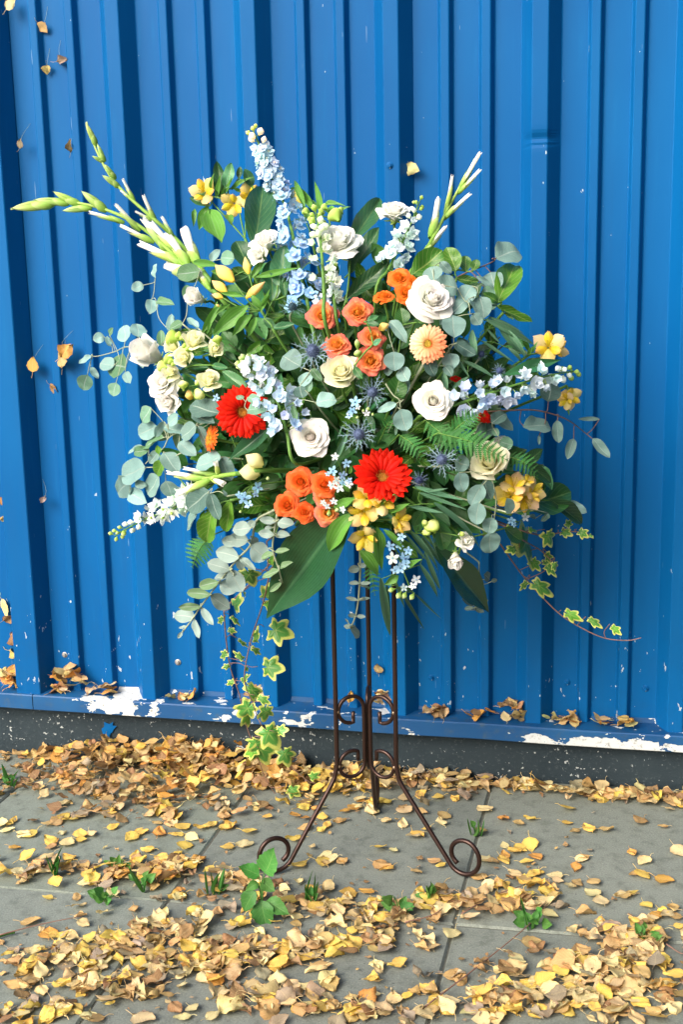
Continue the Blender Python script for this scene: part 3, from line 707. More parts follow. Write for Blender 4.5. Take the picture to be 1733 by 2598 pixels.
def spike(k, poly, label, kinds, n, spread, size, t0=0.0, t1=.85, buds=8, off=0.0, name='delphinium', tints=((1, 1, 1), (1, 1, 1)), stemw=.0032, budsize=.6, droop=0.0, cat=None, budkind='white', group=None):
    P_ = spline([pt(k, x, y, off) for x, y in poly], 8); th = thing(name, label, cat or name, P_[0], group)
    b = MB().add(*tube([q - th.location for q in P_], list(np.linspace(stemw, stemw * .45, len(P_))), 6)); ob('stem', b.mesh('stem', M['stem']), th)
    mp = mpp(P_[0]) * CR[k][2]; size = size * 1.28; n = int(n * 1.3)
    for i in range(n + buds):
        tt = t0 + (t1 - t0) * i / max(1, n - 1) if i < n else t1 + (1 - t1) * (i - n + .7) / buds
        f = min(tt, .9999) * (len(P_) - 1); j = int(f); pos = P_[j].lerp(P_[j + 1], f - j); T = (P_[j + 1] - P_[j]).normalized()
        A = T.orthogonal().normalized(); B = T.cross(A); a = i * 2.39996 + rnd.uniform(-.3, .3)
        d = A * math.cos(a) + B * math.sin(a); taper = (1 - .55 * tt)
        if d.dot(-FWD) < -.35: d = d - FWD * .9; d.normalize()
        out = (d + T * .35 + Vector((0, 0, -droop))).normalized()
        tint = tuple(x0 + (x1 - x0) * tt for x0, x1 in zip(*tints))
        if i < n:
            s_ = size * mp * taper ** .5 * jit(.15); e = pos + out * spread * mp * taper * rnd.uniform(.35, 1.05)
            axd = (out * .8 - FWD * .5 + rv(.25) + Vector((0, 0, -droop * .6)))
            ob('floret', rnd.choice(FLO[rnd.choice(kinds)]), th, zframe(e - th.location, axd, s_, rnd.uniform(0, 6)), tuple(x * jit(.06) for x in tint))
        else:
            s_ = size * mp * budsize * jit(.2); e = pos + out * spread * mp * .30 * (1 - .6 * (i - n) / buds)
            ob('bud', BUD['white' if budkind == 'white' and (i - n) < buds * .5 else 'green'], th, zframe(e - th.location, out + T * .6, s_), tint)
        if (e - pos).length > .004 and i % 2 == 0:
            b = MB().add(*tube([q - th.location for q in spline([pos, pos.lerp(e, .5) + Vector((0, 0, .003)), e], 2)], .0008, 4)); ob('flower_stalk', b.mesh('flower_stalk', M['stem']), th)
    stem_to_heart(th, P_[0], P_[1] - P_[0] , stemw); return th
def gladiolus(k, poly, buds, label, off=0.0):
    P_ = spline([pt(k, x, y, off) for x, y in poly], 8); th = thing('gladiolus', label, 'gladiolus', P_[0])
    b = MB().add(*tube([q - th.location for q in P_], list(np.linspace(.0050, .0016, len(P_))), 7)); ob('stem', b.mesh('stem', M['glad']), th)
    for (bx, by, tx, ty, wd, wh) in buds:
        wd *= .76 if wh else 1.35
        pb, pe = pt(k, bx, by, off + .004), pt(k, tx, ty, off - rnd.uniform(.005, .02)); d = pe - pb; L = d.length
        nn = (-FWD + rv(.3)) if not wh else (UPV * .8 - FWD * .3 + rv(.5)); seed = rnd.uniform(0, 6.28); bend = rnd.uniform(-.06, .10)
        def spathe(u, v, wd=wd, wh=wh, k_=1.0, top_=1.0):
            r_ = k_ * (wd * .5 * np.sin(math.pi * np.clip(.12 + v * (.60 if wh else .88), 0, 1)) ** .75 + .004); a = -math.pi * .5 + u * math.pi * (.98 if not wh else .92 - .30 * v)
            cut = (1 - .38 * np.abs(u) ** 1.3) if wh else 1 - .10 * np.abs(u)
            y = v * cut * top_ * (.80 if wh else 1.0)
            return r_ * np.cos(a) + bend * y * y, y, r_ * np.sin(a) * .9
        bo = ob('bud', MB().add(*grid(10, 8, spathe)).mesh('bud', M['glad']), th, frame(pb - th.location, d, nn, L, L, L), (jit(.1), 1, jit(.2)))
        ob('bract', MB().add(*grid(8, 6, lambda u, v: spathe(u, v, wd, 1, 1.10, .62))).mesh('bract', M['glad']), bo, Matrix.Rotation(rnd.uniform(1.5, 4.5), 4, 'Y'), (.85, .92, .8))
        if wh:
            def tipf(u, v, wd=wd, wh=wh):
                th_ = u * math.pi; lob_ = 1 + .20 * v * np.cos(3 * th_ + seed + v * 1.5) + .07 * v * v * np.sin(7 * th_ + seed)
                r_ = wd * (.34 + .16 * wh * v * v) * np.sin(math.pi * np.clip(.18 + v * .58, 0, 1)) ** .6 * lob_
                y = .25 + v * .76 + .035 * v * np.sin(3 * th_ + seed * 2)
                return r_ * np.cos(th_) + bend * y * y, y, r_ * np.sin(th_) * .8 + .02
            ob('petal_tip', MB().add(*grid(16, 8, tipf)).mesh('petal_tip', M['white']), bo)
    stem_to_heart(th, P_[0], P_[1] - P_[0], .005); return th
def thistle(k, x, y, rad, dx, dy, label, off=0.0, br=1.0, tint=None, group=None):
    ax = face(dx, dy); p_ = pt(k, x, y, off); R = rad * CR[k][2] * mpp(p_); th = thing('sea_holly', label, 'sea holly', p_, group)
    q = zframe(Vector((0, 0, 0)), ax, R); ob('flower_head', THD, th, q @ Matrix.Scale(.75, 4), tint)
    for i in range(15):
        a = 2 * math.pi * i / 15 + rnd.uniform(-.12, .12); s_ = br * rnd.uniform(.75, 1.15)
        ob('bract', rnd.choice(BRA), th, q @ Matrix.Rotation(a, 4, 'Z') @ Matrix.Translation((0, .08, .03)) @ Matrix.Rotation(math.radians(rnd.uniform(-5, 38)), 4, 'X') @ Matrix.Scale(s_, 4), tint)
    stem_to_heart(th, p_, ax, .002, 'paleStem'); return th
def tweedia(k, items, label, off=0.0, leaves=(), group=None):
    ps = [pt(k, i[0], i[1], off) for i in items]; root = sum(ps, Vector()) / len(ps) + Vector((0, .035, -.01)); th = thing('tweedia', label, 'blue flowers', root, group)
    for it, p_ in zip(items, ps):
        x, y, rad, kd = it; mp = mpp(p_) * CR[k][2]
        if kd == 'bud': ob('bud', BUD['green'], th, zframe(p_ - root, rv(.7) - FWD * .6 - UPV * .5, rad * 2 * mp))
        else: ob('flower', rnd.choice(FLO[kd]), th, zframe(p_ - root, face(rnd.uniform(-.5, .5), rnd.uniform(-.4, .5)), rad * mp, rnd.uniform(0, 6)), (jit(.1), jit(.08), 1))
        b = MB().add(*tube([q - root for q in spline([p_, p_.lerp(root, .5) + rv(.004), root], 4)], .001, 4)); ob('flower_stalk', b.mesh('flower_stalk', M['stem']), th)
    for (bx, by, tx, ty, w_) in leaves: add_leaf(th, 'lance', pt(k, bx, by, off), pt(k, tx, ty, off - .01), w_)
    stem_to_heart(th, root, root - HEART, .0016); return th
def sprig(name, label, cat, kind, k, leaves, off=0.0, stemmat='paleStem', stem=None, group=None, rad=.0011, roll=.35, tints=None, extra=(), toheart=True):
    """a foliage stem: leaves (base -> tip) joined by a branching stem"""
    items = []
    for lv in leaves:
        o2 = off + (lv[6] if len(lv) > 6 and lv[6] is not None else 0) + rnd.uniform(-.012, .012)
        items.append((pt(k, lv[0], lv[1], o2), pt(k, lv[2], lv[3], o2 + rnd.uniform(-.012, .012)), lv[4], lv[5] if len(lv) > 5 else None))
    th = thing(name, label, cat, min((i[0] for i in items), key=lambda q: (q - HEART).length), group)
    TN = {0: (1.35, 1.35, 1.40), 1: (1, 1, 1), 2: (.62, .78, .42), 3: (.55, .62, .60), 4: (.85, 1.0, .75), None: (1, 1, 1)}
    for b_, t_, w_, tn in items:
        add_leaf(th, kind, b_, t_, w_, tint=TN.get(tn, tn), roll=roll)
    sb = MB(); nodes = []
    if stem:
        sp_ = spline([pt(k, x, y, off + .006) for x, y in stem], 6); sb.add(*tube([q - th.location for q in sp_], list(np.linspace(rad * 1.5, rad * .9, len(sp_))), 5)); nodes = list(sp_); root = min(sp_[0], sp_[-1], key=lambda q: (q - HEART).length)
    else:
        root = th.location.copy(); nodes = [root]
    for b_, t_, w_, tn in sorted(items, key=lambda i: min((i[0] - q).length for q in nodes)):
        near = min(nodes, key=lambda q: (q - b_).length)
        if (near - b_).length > .003:
            mid = near.lerp(b_, .5) + rv(.006) + (t_ - b_).normalized() * -.004
            s_ = spline([near, mid, b_ + (t_ - b_) * .02], 4); sb.add(*tube([q - th.location for q in s_], rad * .8, 4))
            if not stem: nodes += s_
    if sb.n: ob('stem', sb.mesh('stem', M[stemmat]), th)
    if toheart: stem_to_heart(th, root, root - HEART, rad * 1.5, stemmat)
    return th
def frond(k, bx, by, tx, ty, n, wd, label, off=0.0, group=None):
    a, e = pt(k, bx, by, off), pt(k, tx, ty, off - .015); L = (e - a).length; T = (e - a).normalized(); S = T.cross(-FWD).normalized()
    th = thing('fern_frond', label, 'fern', a, group); ln = spline([a, a.lerp(e, .5) - FWD * .02 + UPV * .006, e], 8)
    b = MB().add(*tube([q - a for q in ln], list(np.linspace(.0012, .0005, len(ln))), 5)); ob('stem', b.mesh('stem', M['stem']), th)
    for i in range(n):
        tt = .08 + .90 * i / (n - 1); f = tt * (len(ln) - 1.001); j = int(f); p_ = ln[j].lerp(ln[j + 1], f - j)
        pl = L * wd * (math.sin(math.pi * (.18 + .80 * tt)) ** .8)
        for s in (-1, 1):
            d = (S * s + T * .55 + rv(.06) - FWD * .12).normalized()
            # a pinna cut into small teeth
            me = PINNA[(i + (s > 0)) % 2]
            ob('leaflet', me, th, frame(p_ - a, d, -FWD + rv(.25), pl * .9, pl, pl), (jit(.15), jit(.1), 1))
    stem_to_heart(th, a, a - HEART, .0014); return th
def pinna(seed):
    r = random.Random(seed); b = MB(); b.add(*grid(2, 5, lambda u, v: (u * .07 * (1 - v * .8), v, .03 * np.sin(v * 3))))
    for i in range(7):
        v = .08 + .125 * i
        for s in (-1, 1):
            ln = .20 * (1 - v * .75) * r.uniform(.9, 1.1)
            b.add([(0, v - .055, 0), (s * ln * .9, v + ln * .05 - .02, .02), (s * ln, v + ln * .35 + .02, .02), (0, v + .055, 0)], [(0, 1, 2, 3) if s > 0 else (3, 2, 1, 0)], [(.5, .1), (.9, .5), (.9, .9), (.5, .3)])
    return b.mesh('leaflet', M['fern'])
PINNA = [pinna(0), pinna(1)]

# ================================================================== FLOWER STAND
RODC = Vector((.627, -.437, 0))
FEET = [ground(*c(0, 632, 2007)), ground(*c(12, 570, 318)), ground(956, 2053)]
stand = thing('flower_stand', 'bronze wrought iron tripod flower stand with scroll feet under the arrangement', 'flower stand', (RODC.x, RODC.y, gz(RODC.x)))
SL = stand.location
def scroll(center, rad, a0, a1, e1, e2, shrink=.55, n=18):
    return [center + (e1 * math.cos(a) + e2 * math.sin(a)) * (rad * (1 - (1 - shrink) * i / n)) for i in range(n + 1) for a in [a0 + (a1 - a0) * i / n]]
for fp in FEET:
    d = Vector((fp.x - RODC.x, fp.y - RODC.y, 0)); R_ = d.length; d.normalize(); rod = RODC + d * .073
    up = Vector((0, 0, 1)); zg = gz(fp.x) + .0075; zk = .185
    foot = Vector((fp.x, fp.y, zg))
    line = [Vector((rod.x, rod.y, z)) for z in (.84, .6, .4, .26, .205)] + [Vector((rod.x, rod.y, zk)) + d * .004]
    n_ = 5
    flare_a = Vector((rod.x, rod.y, zk)) + d * .012 - up * .02
    rc = .039; C0 = foot + up * rc - d * .004
    a0 = math.radians(-150); start = C0 + (d * math.cos(a0) + up * math.sin(a0)) * rc
    line = spline(line[:5], 2) + spline([line[5], flare_a, flare_a.lerp(start, .5), start], 4)[:-1]
    # the toe rolls under, up and back over itself
    for i in range(31):
        a = a0 + math.radians(372) * i / 30; rr_ = rc * (1 - .42 * max(0.0, (i - 17) / 13) ** 1.1)
        line.append(C0 + (d * math.cos(a) + up * math.sin(a)) * rr_)
    line.append(line[-1] * 2 - line[-2])
    b = MB().add(*tube([q - SL for q in line], .0051, 10)); ob('leg', b.mesh('leg', M['iron']), stand)
    # C scroll bracing between this rod and the middle
    inn = RODC + d * .0075; e = d; zc = .262
    r1 = .030; cx = RODC + d * .040
    top = scroll(Vector((cx.x, cx.y, zc + .062)), r1, math.pi * 2.0, math.pi * 1.0, -e, up, 1.0, 12)
    C_ = [Vector((inn.x, inn.y, zc + z)) for z in (-.045, 0, .045)]
    upc = Vector((0, 0, zc + .062)) + Vector((RODC.x, RODC.y, 0)) + d * .0375; dnc = Vector((RODC.x, RODC.y, zc - .062)) + d * .0375
    arc_u = [upc + (-d * math.cos(a) + up * math.sin(a)) * .030 for a in np.linspace(0, math.pi * 1.55, 22)]
    arc_d = [dnc + (-d * math.cos(a) - up * math.sin(a)) * .030 for a in np.linspace(0, math.pi * 1.66, 24)]
    tail_u = [arc_u[-1] + up * (.012 * i) for i in (1, 2)]; tail_d = [arc_d[-1] + up * (-.0 + .012 * i) for i in (1,)]
    path = tail_u[::-1] + arc_u[::-1] + spline([arc_u[0], C_[2], C_[1], C_[0], arc_d[0]], 3)[1:-1] + arc_d + [arc_d[-1] - up * .010, arc_d[-1] - up * .020]
    b = MB().add(*tube([q - SL for q in path], .0044, 8)); ob('scroll_brace', b.mesh('scroll_brace', M['iron']), stand)
    for z in (zc + .062, zc - .062):
        b = MB(); V, F, uv = lathe([(.001, -.005), (.0045, -.003), (.0055, 0), (.0045, .003), (.001, .005)], 8)
        b.add([(Vector(q) + Vector((rod.x, rod.y, z)) - d * .004 - SL)[:] for q in V], F, uv); ob('weld', b.mesh('weld', M['weld']), stand)
hoop = [Vector((RODC.x + .085 * math.cos(a), RODC.y + .085 * math.sin(a), .80)) - SL for a in np.linspace(0, 2 * math.pi, 33)]
ob('top_hoop', MB().add(*tube(hoop, .005, 8, False)).mesh('top_hoop', M['iron']), stand)
hoop2 = [Vector((RODC.x + .075 * math.cos(a), RODC.y + .075 * math.sin(a), .262)) - SL for a in np.linspace(0, 2 * math.pi, 3)]
bowl = thing('foam_bowl', 'dark bowl of wet floral foam hidden under the flowers on the stand', 'bowl', (RODC.x, RODC.y, .80))
ob('bowl', MB().add(*lathe([(.06, -.045), (.085, -.02), (.098, .02), (.10, .03), (.09, .03)], 24)).mesh('bowl', M['bowl']), bowl)
ob('foam', MB().add(*lathe([(.088, .025), (.088, .10), (.07, .13), (.03, .14)], 20)).mesh('foam', M['foam']), bowl)

# ================================================================== FOLIAGE
# dark sprigs that fill the middle of the arrangement
rs = random.Random(11)
EXTRA = [(600, 1230), (660, 1290), (700, 1250), (540, 1180), (520, 1090), (760, 1310), (1090, 1300), (1180, 1290), (1250, 1230), (1330, 1200), (1010, 1330), (480, 1000), (450, 930), (620, 700), (560, 760), (700, 660), (1300, 860), (1350, 930), (560, 1290), (640, 1150), (420, 1090), (500, 850), (619, 1315), (690, 1330), (575, 1270), (1105, 1350), (1180, 1340), (1249, 1300), (1320, 1270), (1010, 1380), (1380, 1180), (700, 1290), (450, 1180), (520, 1230)]
SPR = []
for i in range(92 + len(EXTRA)):
    a = i * 2.39996; q = math.sqrt((i + .5) / 92)
    px = 872 + 455 * q * math.cos(a); py = 985 + 370 * q * math.sin(a)
    if i >= 92: px, py = EXTRA[i - 92]
    tipp = at(px, py, dome(px, py) + .055 + .03 * rs.random()); L = (tipp - HEART).length
    kind = 'laurel' if i % 7 == 3 else ('bright' if i % 4 == 1 else 'salal')
    th = thing('foliage_sprig', 'dark green leafy sprig tucked in behind the flowers', 'foliage', HEART.lerp(tipp, .3), 'dark foliage sprigs filling the arrangement')
    SPR.append((th, tipp))
    ln = spline([HEART.lerp(tipp, .1), HEART.lerp(tipp, .55) + Vector((0, .02, .015)), tipp], 8)
    ob('stem', MB().add(*tube([p_ - th.location for p_ in ln], .0014, 5)).mesh('stem', M['darkStem']), th)
    out = (tipp - HEART).normalized()
    for j in range(10):
        tt = .45 + .55 * j / 9; f = tt * (len(ln) - 1.001); b_ = ln[int(f)]
        d = out * rs.uniform(.1, .7) + Vector((rs.uniform(-1, 1), rs.uniform(-.5, .3), rs.uniform(-1, 1)))
        d.normalize(); ll = rs.uniform(.045, .072)
        g_ = rs.choice((1.0, 1.3, 1.8, 2.4, 3.2) if i < 92 else (1.2, 1.8, 2.6, 3.4)); tn = (g_ * rs.uniform(.8, 1.3), g_, g_ * rs.uniform(.7, 1.3))
        if kind == 'bright': g2 = rs.uniform(.40, .95); tn = (g2 * .8, g2, g2 * 1.3)
        add_leaf(th, kind, b_, b_ + d * ll, rs.uniform(.42, .6), n=-FWD + Vector((0, 0, .5)), tint=tn, roll=.6)

# round-leaved eucalyptus
G = 'silver dollar eucalyptus stems'
sprig('eucalyptus_stem', 'thin eucalyptus stem with round leaves below the left gladioli', 'eucalyptus', 'euc', 1,
      [(880, 1020, 885, 938, .9, 0), (815, 1060, 745, 1085, .9, 0), (860, 1140, 850, 1222, .8, 0), (885, 1155, 985, 1168, .42, 2), (965, 1325, 975, 1225, .5, 0), (1035, 1280, 960, 1310, .8, 2),
       (1135, 985, 1005, 1000, .68, 2), (1065, 1145, 1060, 1060, .75, 2), (1330, 910, 1252, 905, .95, 4), (1195, 925, 1248, 858, .6, 0)], .02, group=G)
sprig('eucalyptus_stem', 'eucalyptus spray reaching far out to the left with pale round leaves', 'eucalyptus', 'euc', 4,
      [(298, 140, 222, 162, .95, 0), (315, 138, 335, 207, .65, 0), (330, 130, 355, 82, .7, 2), (435, 172, 425, 72, .85, 0), (525, 142, 508, 60, 1.1, 0), (210, 268, 130, 320, .45, 0),
       (185, 396, 160, 494, 1.1, 4), (205, 343, 258, 420, .5, 0), (360, 335, 270, 320, 1.0, 0), (438, 345, 345, 340, .9, 2), (375, 447, 360, 537, 1.08, 4), (435, 373, 474, 454, .6, 0), (545, 255, 555, 350, .55, 0)],
      .06, stem=[(760, 225), (640, 190), (530, 213), (435, 210), (370, 240), (250, 272), (210, 265)], group=G)
sprig('eucalyptus_stem', 'short eucalyptus stem above the cream freesias on the left', 'eucalyptus', 'euc', 4,
      [(675, 202, 672, 96, .5, 2), (735, 112, 742, -2, .5, 0), (740, 95, 812, 80, .6, 2), (922, 88, 848, 12, .45, 0), (705, 130, 790, 125, .3, 2)], .03, group=G)
sprig('eucalyptus_stem', 'eucalyptus with folded leaves under the white roses at far left', 'eucalyptus', 'euc', 4,
      [(605, 610, 545, 708, 1.0, 4), (645, 740, 527, 792, .8, 0), (695, 703, 638, 802, .55, 0), (718, 718, 792, 655, .8, 0), (832, 770, 693, 745, .6, 1), (905, 733, 812, 812, .9, 1),
       (690, 808, 553, 882, .55, 2), (595, 890, 487, 905, .5, 2), (540, 858, 450, 920, .2, 0), (790, 838, 908, 932, .6, 0), (660, 900, 598, 980, .65, 1)], .0, group=G,
      stem=[(1000, 700), (905, 735), (740, 800), (690, 880), (620, 930), (570, 985)])
sprig('eucalyptus_stem', 'large dusky eucalyptus leaves beside the left red gerbera', 'eucalyptus', 'euc', 4,
      [(1058, 650, 862, 588, .72, 3), (875, 650, 1032, 718, .45, 3), (918, 728, 992, 912, .3, 3), (1068, 940, 908, 1010, .78, 0), (1065, 938, 1142, 1097, .68, 1)], -.01, group=G)
sprig('eucalyptus_stem', 'lower left eucalyptus stem with broad leaves above the white larkspur', 'eucalyptus', 'euc', 4,
      [(688, 908, 790, 1047, .68, 1), (562, 1010, 416, 1075, .72, 0), (470, 1108, 393, 1172, .85, 1), (460, 1178, 572, 1242, .68, 0), (657, 1073, 588, 1187, .88, 1), (705, 1098, 745, 1203, 1.05, 1), (500, 1110, 582, 1132, .6, 1)],
      .0, group=G, stem=[(830, 900), (740, 950), (660, 1000), (560, 1010)])
sprig('eucalyptus_stem', 'drooping eucalyptus with three large leaves above the bright green leaves', 'eucalyptus', 'euc', 4,
      [(992, 1168, 853, 1290, .78, 3), (917, 1288, 853, 1412, .98, 1), (1000, 1178, 1062, 1352, .52, 3), (1110, 1200, 1085, 1160, .5, 1)], -.03, group=G)
sprig('eucalyptus_stem', 'eucalyptus leaves overlapping the left red gerbera', 'eucalyptus', 'euc', 4,
      [(1247, 628, 1377, 622, .82, 4), (1248, 543, 1337, 562, .65, 4), (1170, 545, 1230, 540, .5, 4)], -.055, group=G)
sprig('eucalyptus_stem', 'eucalyptus stem left of the cream rose in the middle', 'eucalyptus', 'euc', 5,
      [(210, 480, 352, 560, 1.12, 1), (345, 717, 452, 620, .72, 0), (440, 580, 522, 682, .52, 2), (345, 718, 370, 817, 1.25, 3), (410, 770, 430, 660, .5, 4)], -.005, group=G)
sprig('eucalyptus_stem', 'single round eucalyptus leaf between the cream and white roses', 'eucalyptus', 'euc', 5, [(475, 850, 640, 835, 1.0, 0), (290, 868, 322, 1012, .35, 2)], -.03, group=G)
sprig('eucalyptus_stem', 'eucalyptus leaves between the coral roses and the pointed white rose', 'eucalyptus', 'euc', 5,
      [(1097, 445, 1105, 600, 1.12, 0), (1063, 198, 1197, 372, .45, 1), (1150, 575, 1215, 680, .95, 1, .01), (1165, 800, 1205, 650, .65, 1, .012), (1060, 560, 1050, 640, .9, 3)], -.02, group=G)
sprig('eucalyptus_stem', 'eucalyptus leaf pair hanging right of the sea hollies', 'eucalyptus', 'euc', 5,
      [(1117, 858, 965, 927, .42, 0), (1150, 905, 1200, 1072, .98, 0), (1120, 1040, 1110, 1110, .4, 4)], -.03, stem=[(1030, 700), (1090, 790), (1140, 830), (1150, 905)], group=G)
sprig('eucalyptus_stem', 'eucalyptus leaves under the peach gerbera', 'eucalyptus', 'euc', 5, [(1340, 518, 1425, 642, .75, 3), (1545, 458, 1562, 592, 1.02, 0), (1500, 560, 1560, 640, .8, 3)], -.005, group=G)
sprig('eucalyptus_stem', 'eucalyptus stem with one big leaf high on the right against the wall', 'eucalyptus', 'euc', 3,
      [(1025, 868, 1202, 820, 1.0, 1), (985, 968, 1022, 1112, 1.0, 1), (880, 998, 1012, 1092, .25, 0), (935, 1078, 1012, 1202, .75, 4), (1030, 1180, 960, 1250, .6, 4)], .05, 'redStem', stem=[(735, 1010), (830, 965), (910, 935), (1000, 895), (1025, 868)], group=G)
sprig('eucalyptus_stem', 'round eucalyptus leaves right of the large white rose', 'eucalyptus', 'euc', 3,
      [(748, 1085, 577, 1070, 1.02, 1), (575, 1032, 545, 935, 1.35, 1), (618, 898, 702, 978, .62, 1), (852, 1068, 768, 1203, .85, 0), (802, 1178, 702, 1272, .85, 1), (828, 1160, 872, 1252, .65, 0),
       (903, 1145, 932, 1307, .85, 1), (705, 1278, 725, 1442, 1.08, 0), (858, 1268, 912, 1352, 1.05, 1), (690, 1228, 618, 1352, .4, 0), (718, 1488, 872, 1572, .7, 3)], -.02, group=G)
sprig('eucalyptus_stem', 'eucalyptus leaves below the peach gerbera beside the narrow leaves', 'eucalyptus', 'euc', 6, [(340, 232, 350, 332, 1.12, 0), (385, 168, 497, 243, .62, 3), (200, 270, 250, 370, .8, 3)], -.02, group=G)
sprig('eucalyptus_stem', 'thin eucalyptus twig trailing to the far right with pointed leaves', 'eucalyptus', 'euc', 6,
      [(945, 527, 960, 405, 1.1, 3), (593, 608, 733, 702, .5, 0), (793, 680, 967, 685, .62, 1), (1000, 643, 1010, 778, .55, 1), (1102, 753, 1063, 882, .45, 1), (1218, 753, 1322, 872, .42, 1), (1262, 635, 1128, 635, .2, 1), (890, 733, 890, 792, .35, 1)],
      .03, 'redStem', stem=[(560, 590), (700, 582), (860, 580), (990, 610), (1080, 650), (1160, 710), (1220, 758)], group=G, roll=.2)
sprig('eucalyptus_stem', 'drooping eucalyptus with pale oval leaves left of the orange lilies', 'eucalyptus', 'euc', 6,
      [(373, 890, 462, 920, 1.05, 1), (400, 960, 425, 1080, .85, 0), (542, 1038, 473, 1162, .78, 0), (522, 1148, 505, 1277, .88, 0), (600, 1238, 580, 1337, .92, 1), (590, 1328, 590, 1452, .98, 0), (555, 1008, 592, 1122, .75, 3)],
      -.03, stem=[(600, 1000), (625, 1120), (615, 1240), (595, 1335)], group=G, roll=.2)
sprig('eucalyptus_stem', 'eucalyptus leaves around the fern on the right side', 'eucalyptus', 'euc', 6, [(648, 770, 727, 792, 1.05, 4), (500, 720, 622, 690, .7, 3), (600, 660, 690, 600, .8, 3), (560, 640, 560, 720, .9, 4), (610, 690, 640, 740, .8, 4)], .01, group=G)
sprig('eucalyptus_stem', 'eucalyptus leaf lying across the orange lilies', 'eucalyptus', 'euc', 6, [(717, 1212, 690, 1118, .68, 0), (945, 1208, 903, 1262, .75, 3)], -.045, group=G)
sprig('eucalyptus_stem', 'lone eucalyptus leaf poking out beside the dark leaf at right', 'eucalyptus', 'euc', 6, [(1038, 1148, 1183, 1207, .45, 0), (870, 1240, 830, 1225, .5, 1)], .03, group=G)
# baby-blue eucalyptus, opposite leaves along hanging stems
G = 'grey paired-leaf eucalyptus stems'
sprig('baby_blue_eucalyptus', 'long grey eucalyptus stem hanging from the lower left of the arrangement', 'eucalyptus', 'silver', 7,
      [(530, 200, 425, 215, .85), (510, 195, 556, 160, .8), (515, 272, 400, 268, .75), (450, 290, 365, 270, .8), (530, 300, 627, 372, 1.1, 0), (540, 250, 555, 310, .9), (460, 370, 333, 335, .75), (460, 370, 480, 440, .8, 1), (460, 368, 557, 442, .38), (410, 440, 278, 398, .62), (412, 438, 482, 560, .8, 0),
       (435, 468, 323, 488, .45), (350, 512, 452, 560, .9, 0), (345, 508, 238, 532, .45, 2), (300, 580, 168, 568, .35, 2), (300, 580, 407, 657, .72), (245, 648, 118, 652, .4, 2), (210, 710, 93, 698, .78), (245, 650, 317, 752, .4, 0), (205, 715, 237, 826, .42, 0), (165, 760, 120, 770, .4), (140, 790, 112, 828, .5)],
      -.0, 'paleStem', stem=[(650, 105), (560, 160), (530, 290), (460, 370), (400, 440), (345, 512), (245, 645), (200, 712), (140, 792)], group=G, rad=.0018)
sprig('baby_blue_eucalyptus', 'short grey eucalyptus stem with flat leaf pairs beside the big dark leaf', 'eucalyptus', 'silver', 7,
      [(673, 165, 578, 152, .5), (678, 168, 777, 180, .72), (660, 240, 570, 228, .6), (663, 240, 752, 242, .6), (660, 345, 586, 372, .5, 2), (664, 335, 750, 325, .42, 2), (690, 440, 598, 482, .42, 2), (690, 430, 767, 394, .42, 2), (705, 510, 638, 562, .35, 2), (650, 200, 605, 205, .7)],
      -.03, 'paleStem', stem=[(680, 110), (672, 165), (660, 240), (655, 330), (690, 440), (708, 512)], group=G, rad=.0016)
sprig('baby_blue_eucalyptus', 'slender grey eucalyptus stem hanging between the stand rods', 'eucalyptus', 'silver', 7,
      [(1150, 430, 1083, 442, .72), (1152, 425, 1188, 402, .8), (1148, 515, 1086, 515, .45), (1150, 515, 1212, 514, .45), (1150, 528, 1208, 540, .32, 3), (1140, 612, 1068, 598, .35), (1140, 612, 1210, 598, .32), (1128, 702, 1078, 694, .5), (1130, 702, 1183, 706, .5), (1095, 765, 1145, 812, .85), (1098, 768, 1058, 758, .8), (1085, 740, 1065, 715, .4)],
      -.02, 'paleStem', stem=[(1150, 330), (1152, 430), (1148, 520), (1140, 620), (1125, 700), (1097, 770)], group=G, rad=.0016)
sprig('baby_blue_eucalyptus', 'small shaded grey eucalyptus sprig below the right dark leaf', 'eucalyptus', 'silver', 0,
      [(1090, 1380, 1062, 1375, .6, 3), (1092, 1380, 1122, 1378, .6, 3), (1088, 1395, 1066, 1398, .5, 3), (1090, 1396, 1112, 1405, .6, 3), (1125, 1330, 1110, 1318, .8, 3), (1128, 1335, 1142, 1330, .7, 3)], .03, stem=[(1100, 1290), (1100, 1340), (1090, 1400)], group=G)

# broad single leaves
def single(kind, label, k, leaves, off=0.0, name='laurel_stem', cat='foliage', stemmat='stem', rad=.002, group=None, roll=.25, stem=None):
    return sprig(name, label, cat, kind, k, leaves, off, stemmat, stem, group, rad, roll)
single('laurel', 'three glossy dark laurel leaves fanned out behind the big white rose', 2, [(1225, 975, 1447, 652, .36, (2.0, 1.7, 1.9)), (1205, 1242, 1452, 880, .37, (1.5, 1.4, 1.5)), (1190, 1435, 1520, 1150, .34)], .05, stem=[(1170, 1500), (1195, 1400), (1215, 1200), (1225, 980)])
single('laurel', 'dark laurel leaves standing behind the upper left yellow lilies', 2, [(195, 650, 158, 342, .36), (225, 560, 275, 355, .52, (3.2, 2.6, 3.4)), (330, 480, 345, 385, .55), (440, 540, 375, 400, .62, (1.6, 1.5, 2.0)), (100, 700, -60, 640, .5, (1.3, 1.3, 1.4)), (120, 620, -70, 570, .5, (2.0, 1.8, 2.2))], .05)
single('laurel', 'tall upright laurel leaf left of the blue delphinium', 2, [(455, 1015, 525, 525, .42, (1.3, 1.3, 1.5)), (420, 1205, 308, 985, .6), (270, 1295, 405, 1262, .4)], .04)
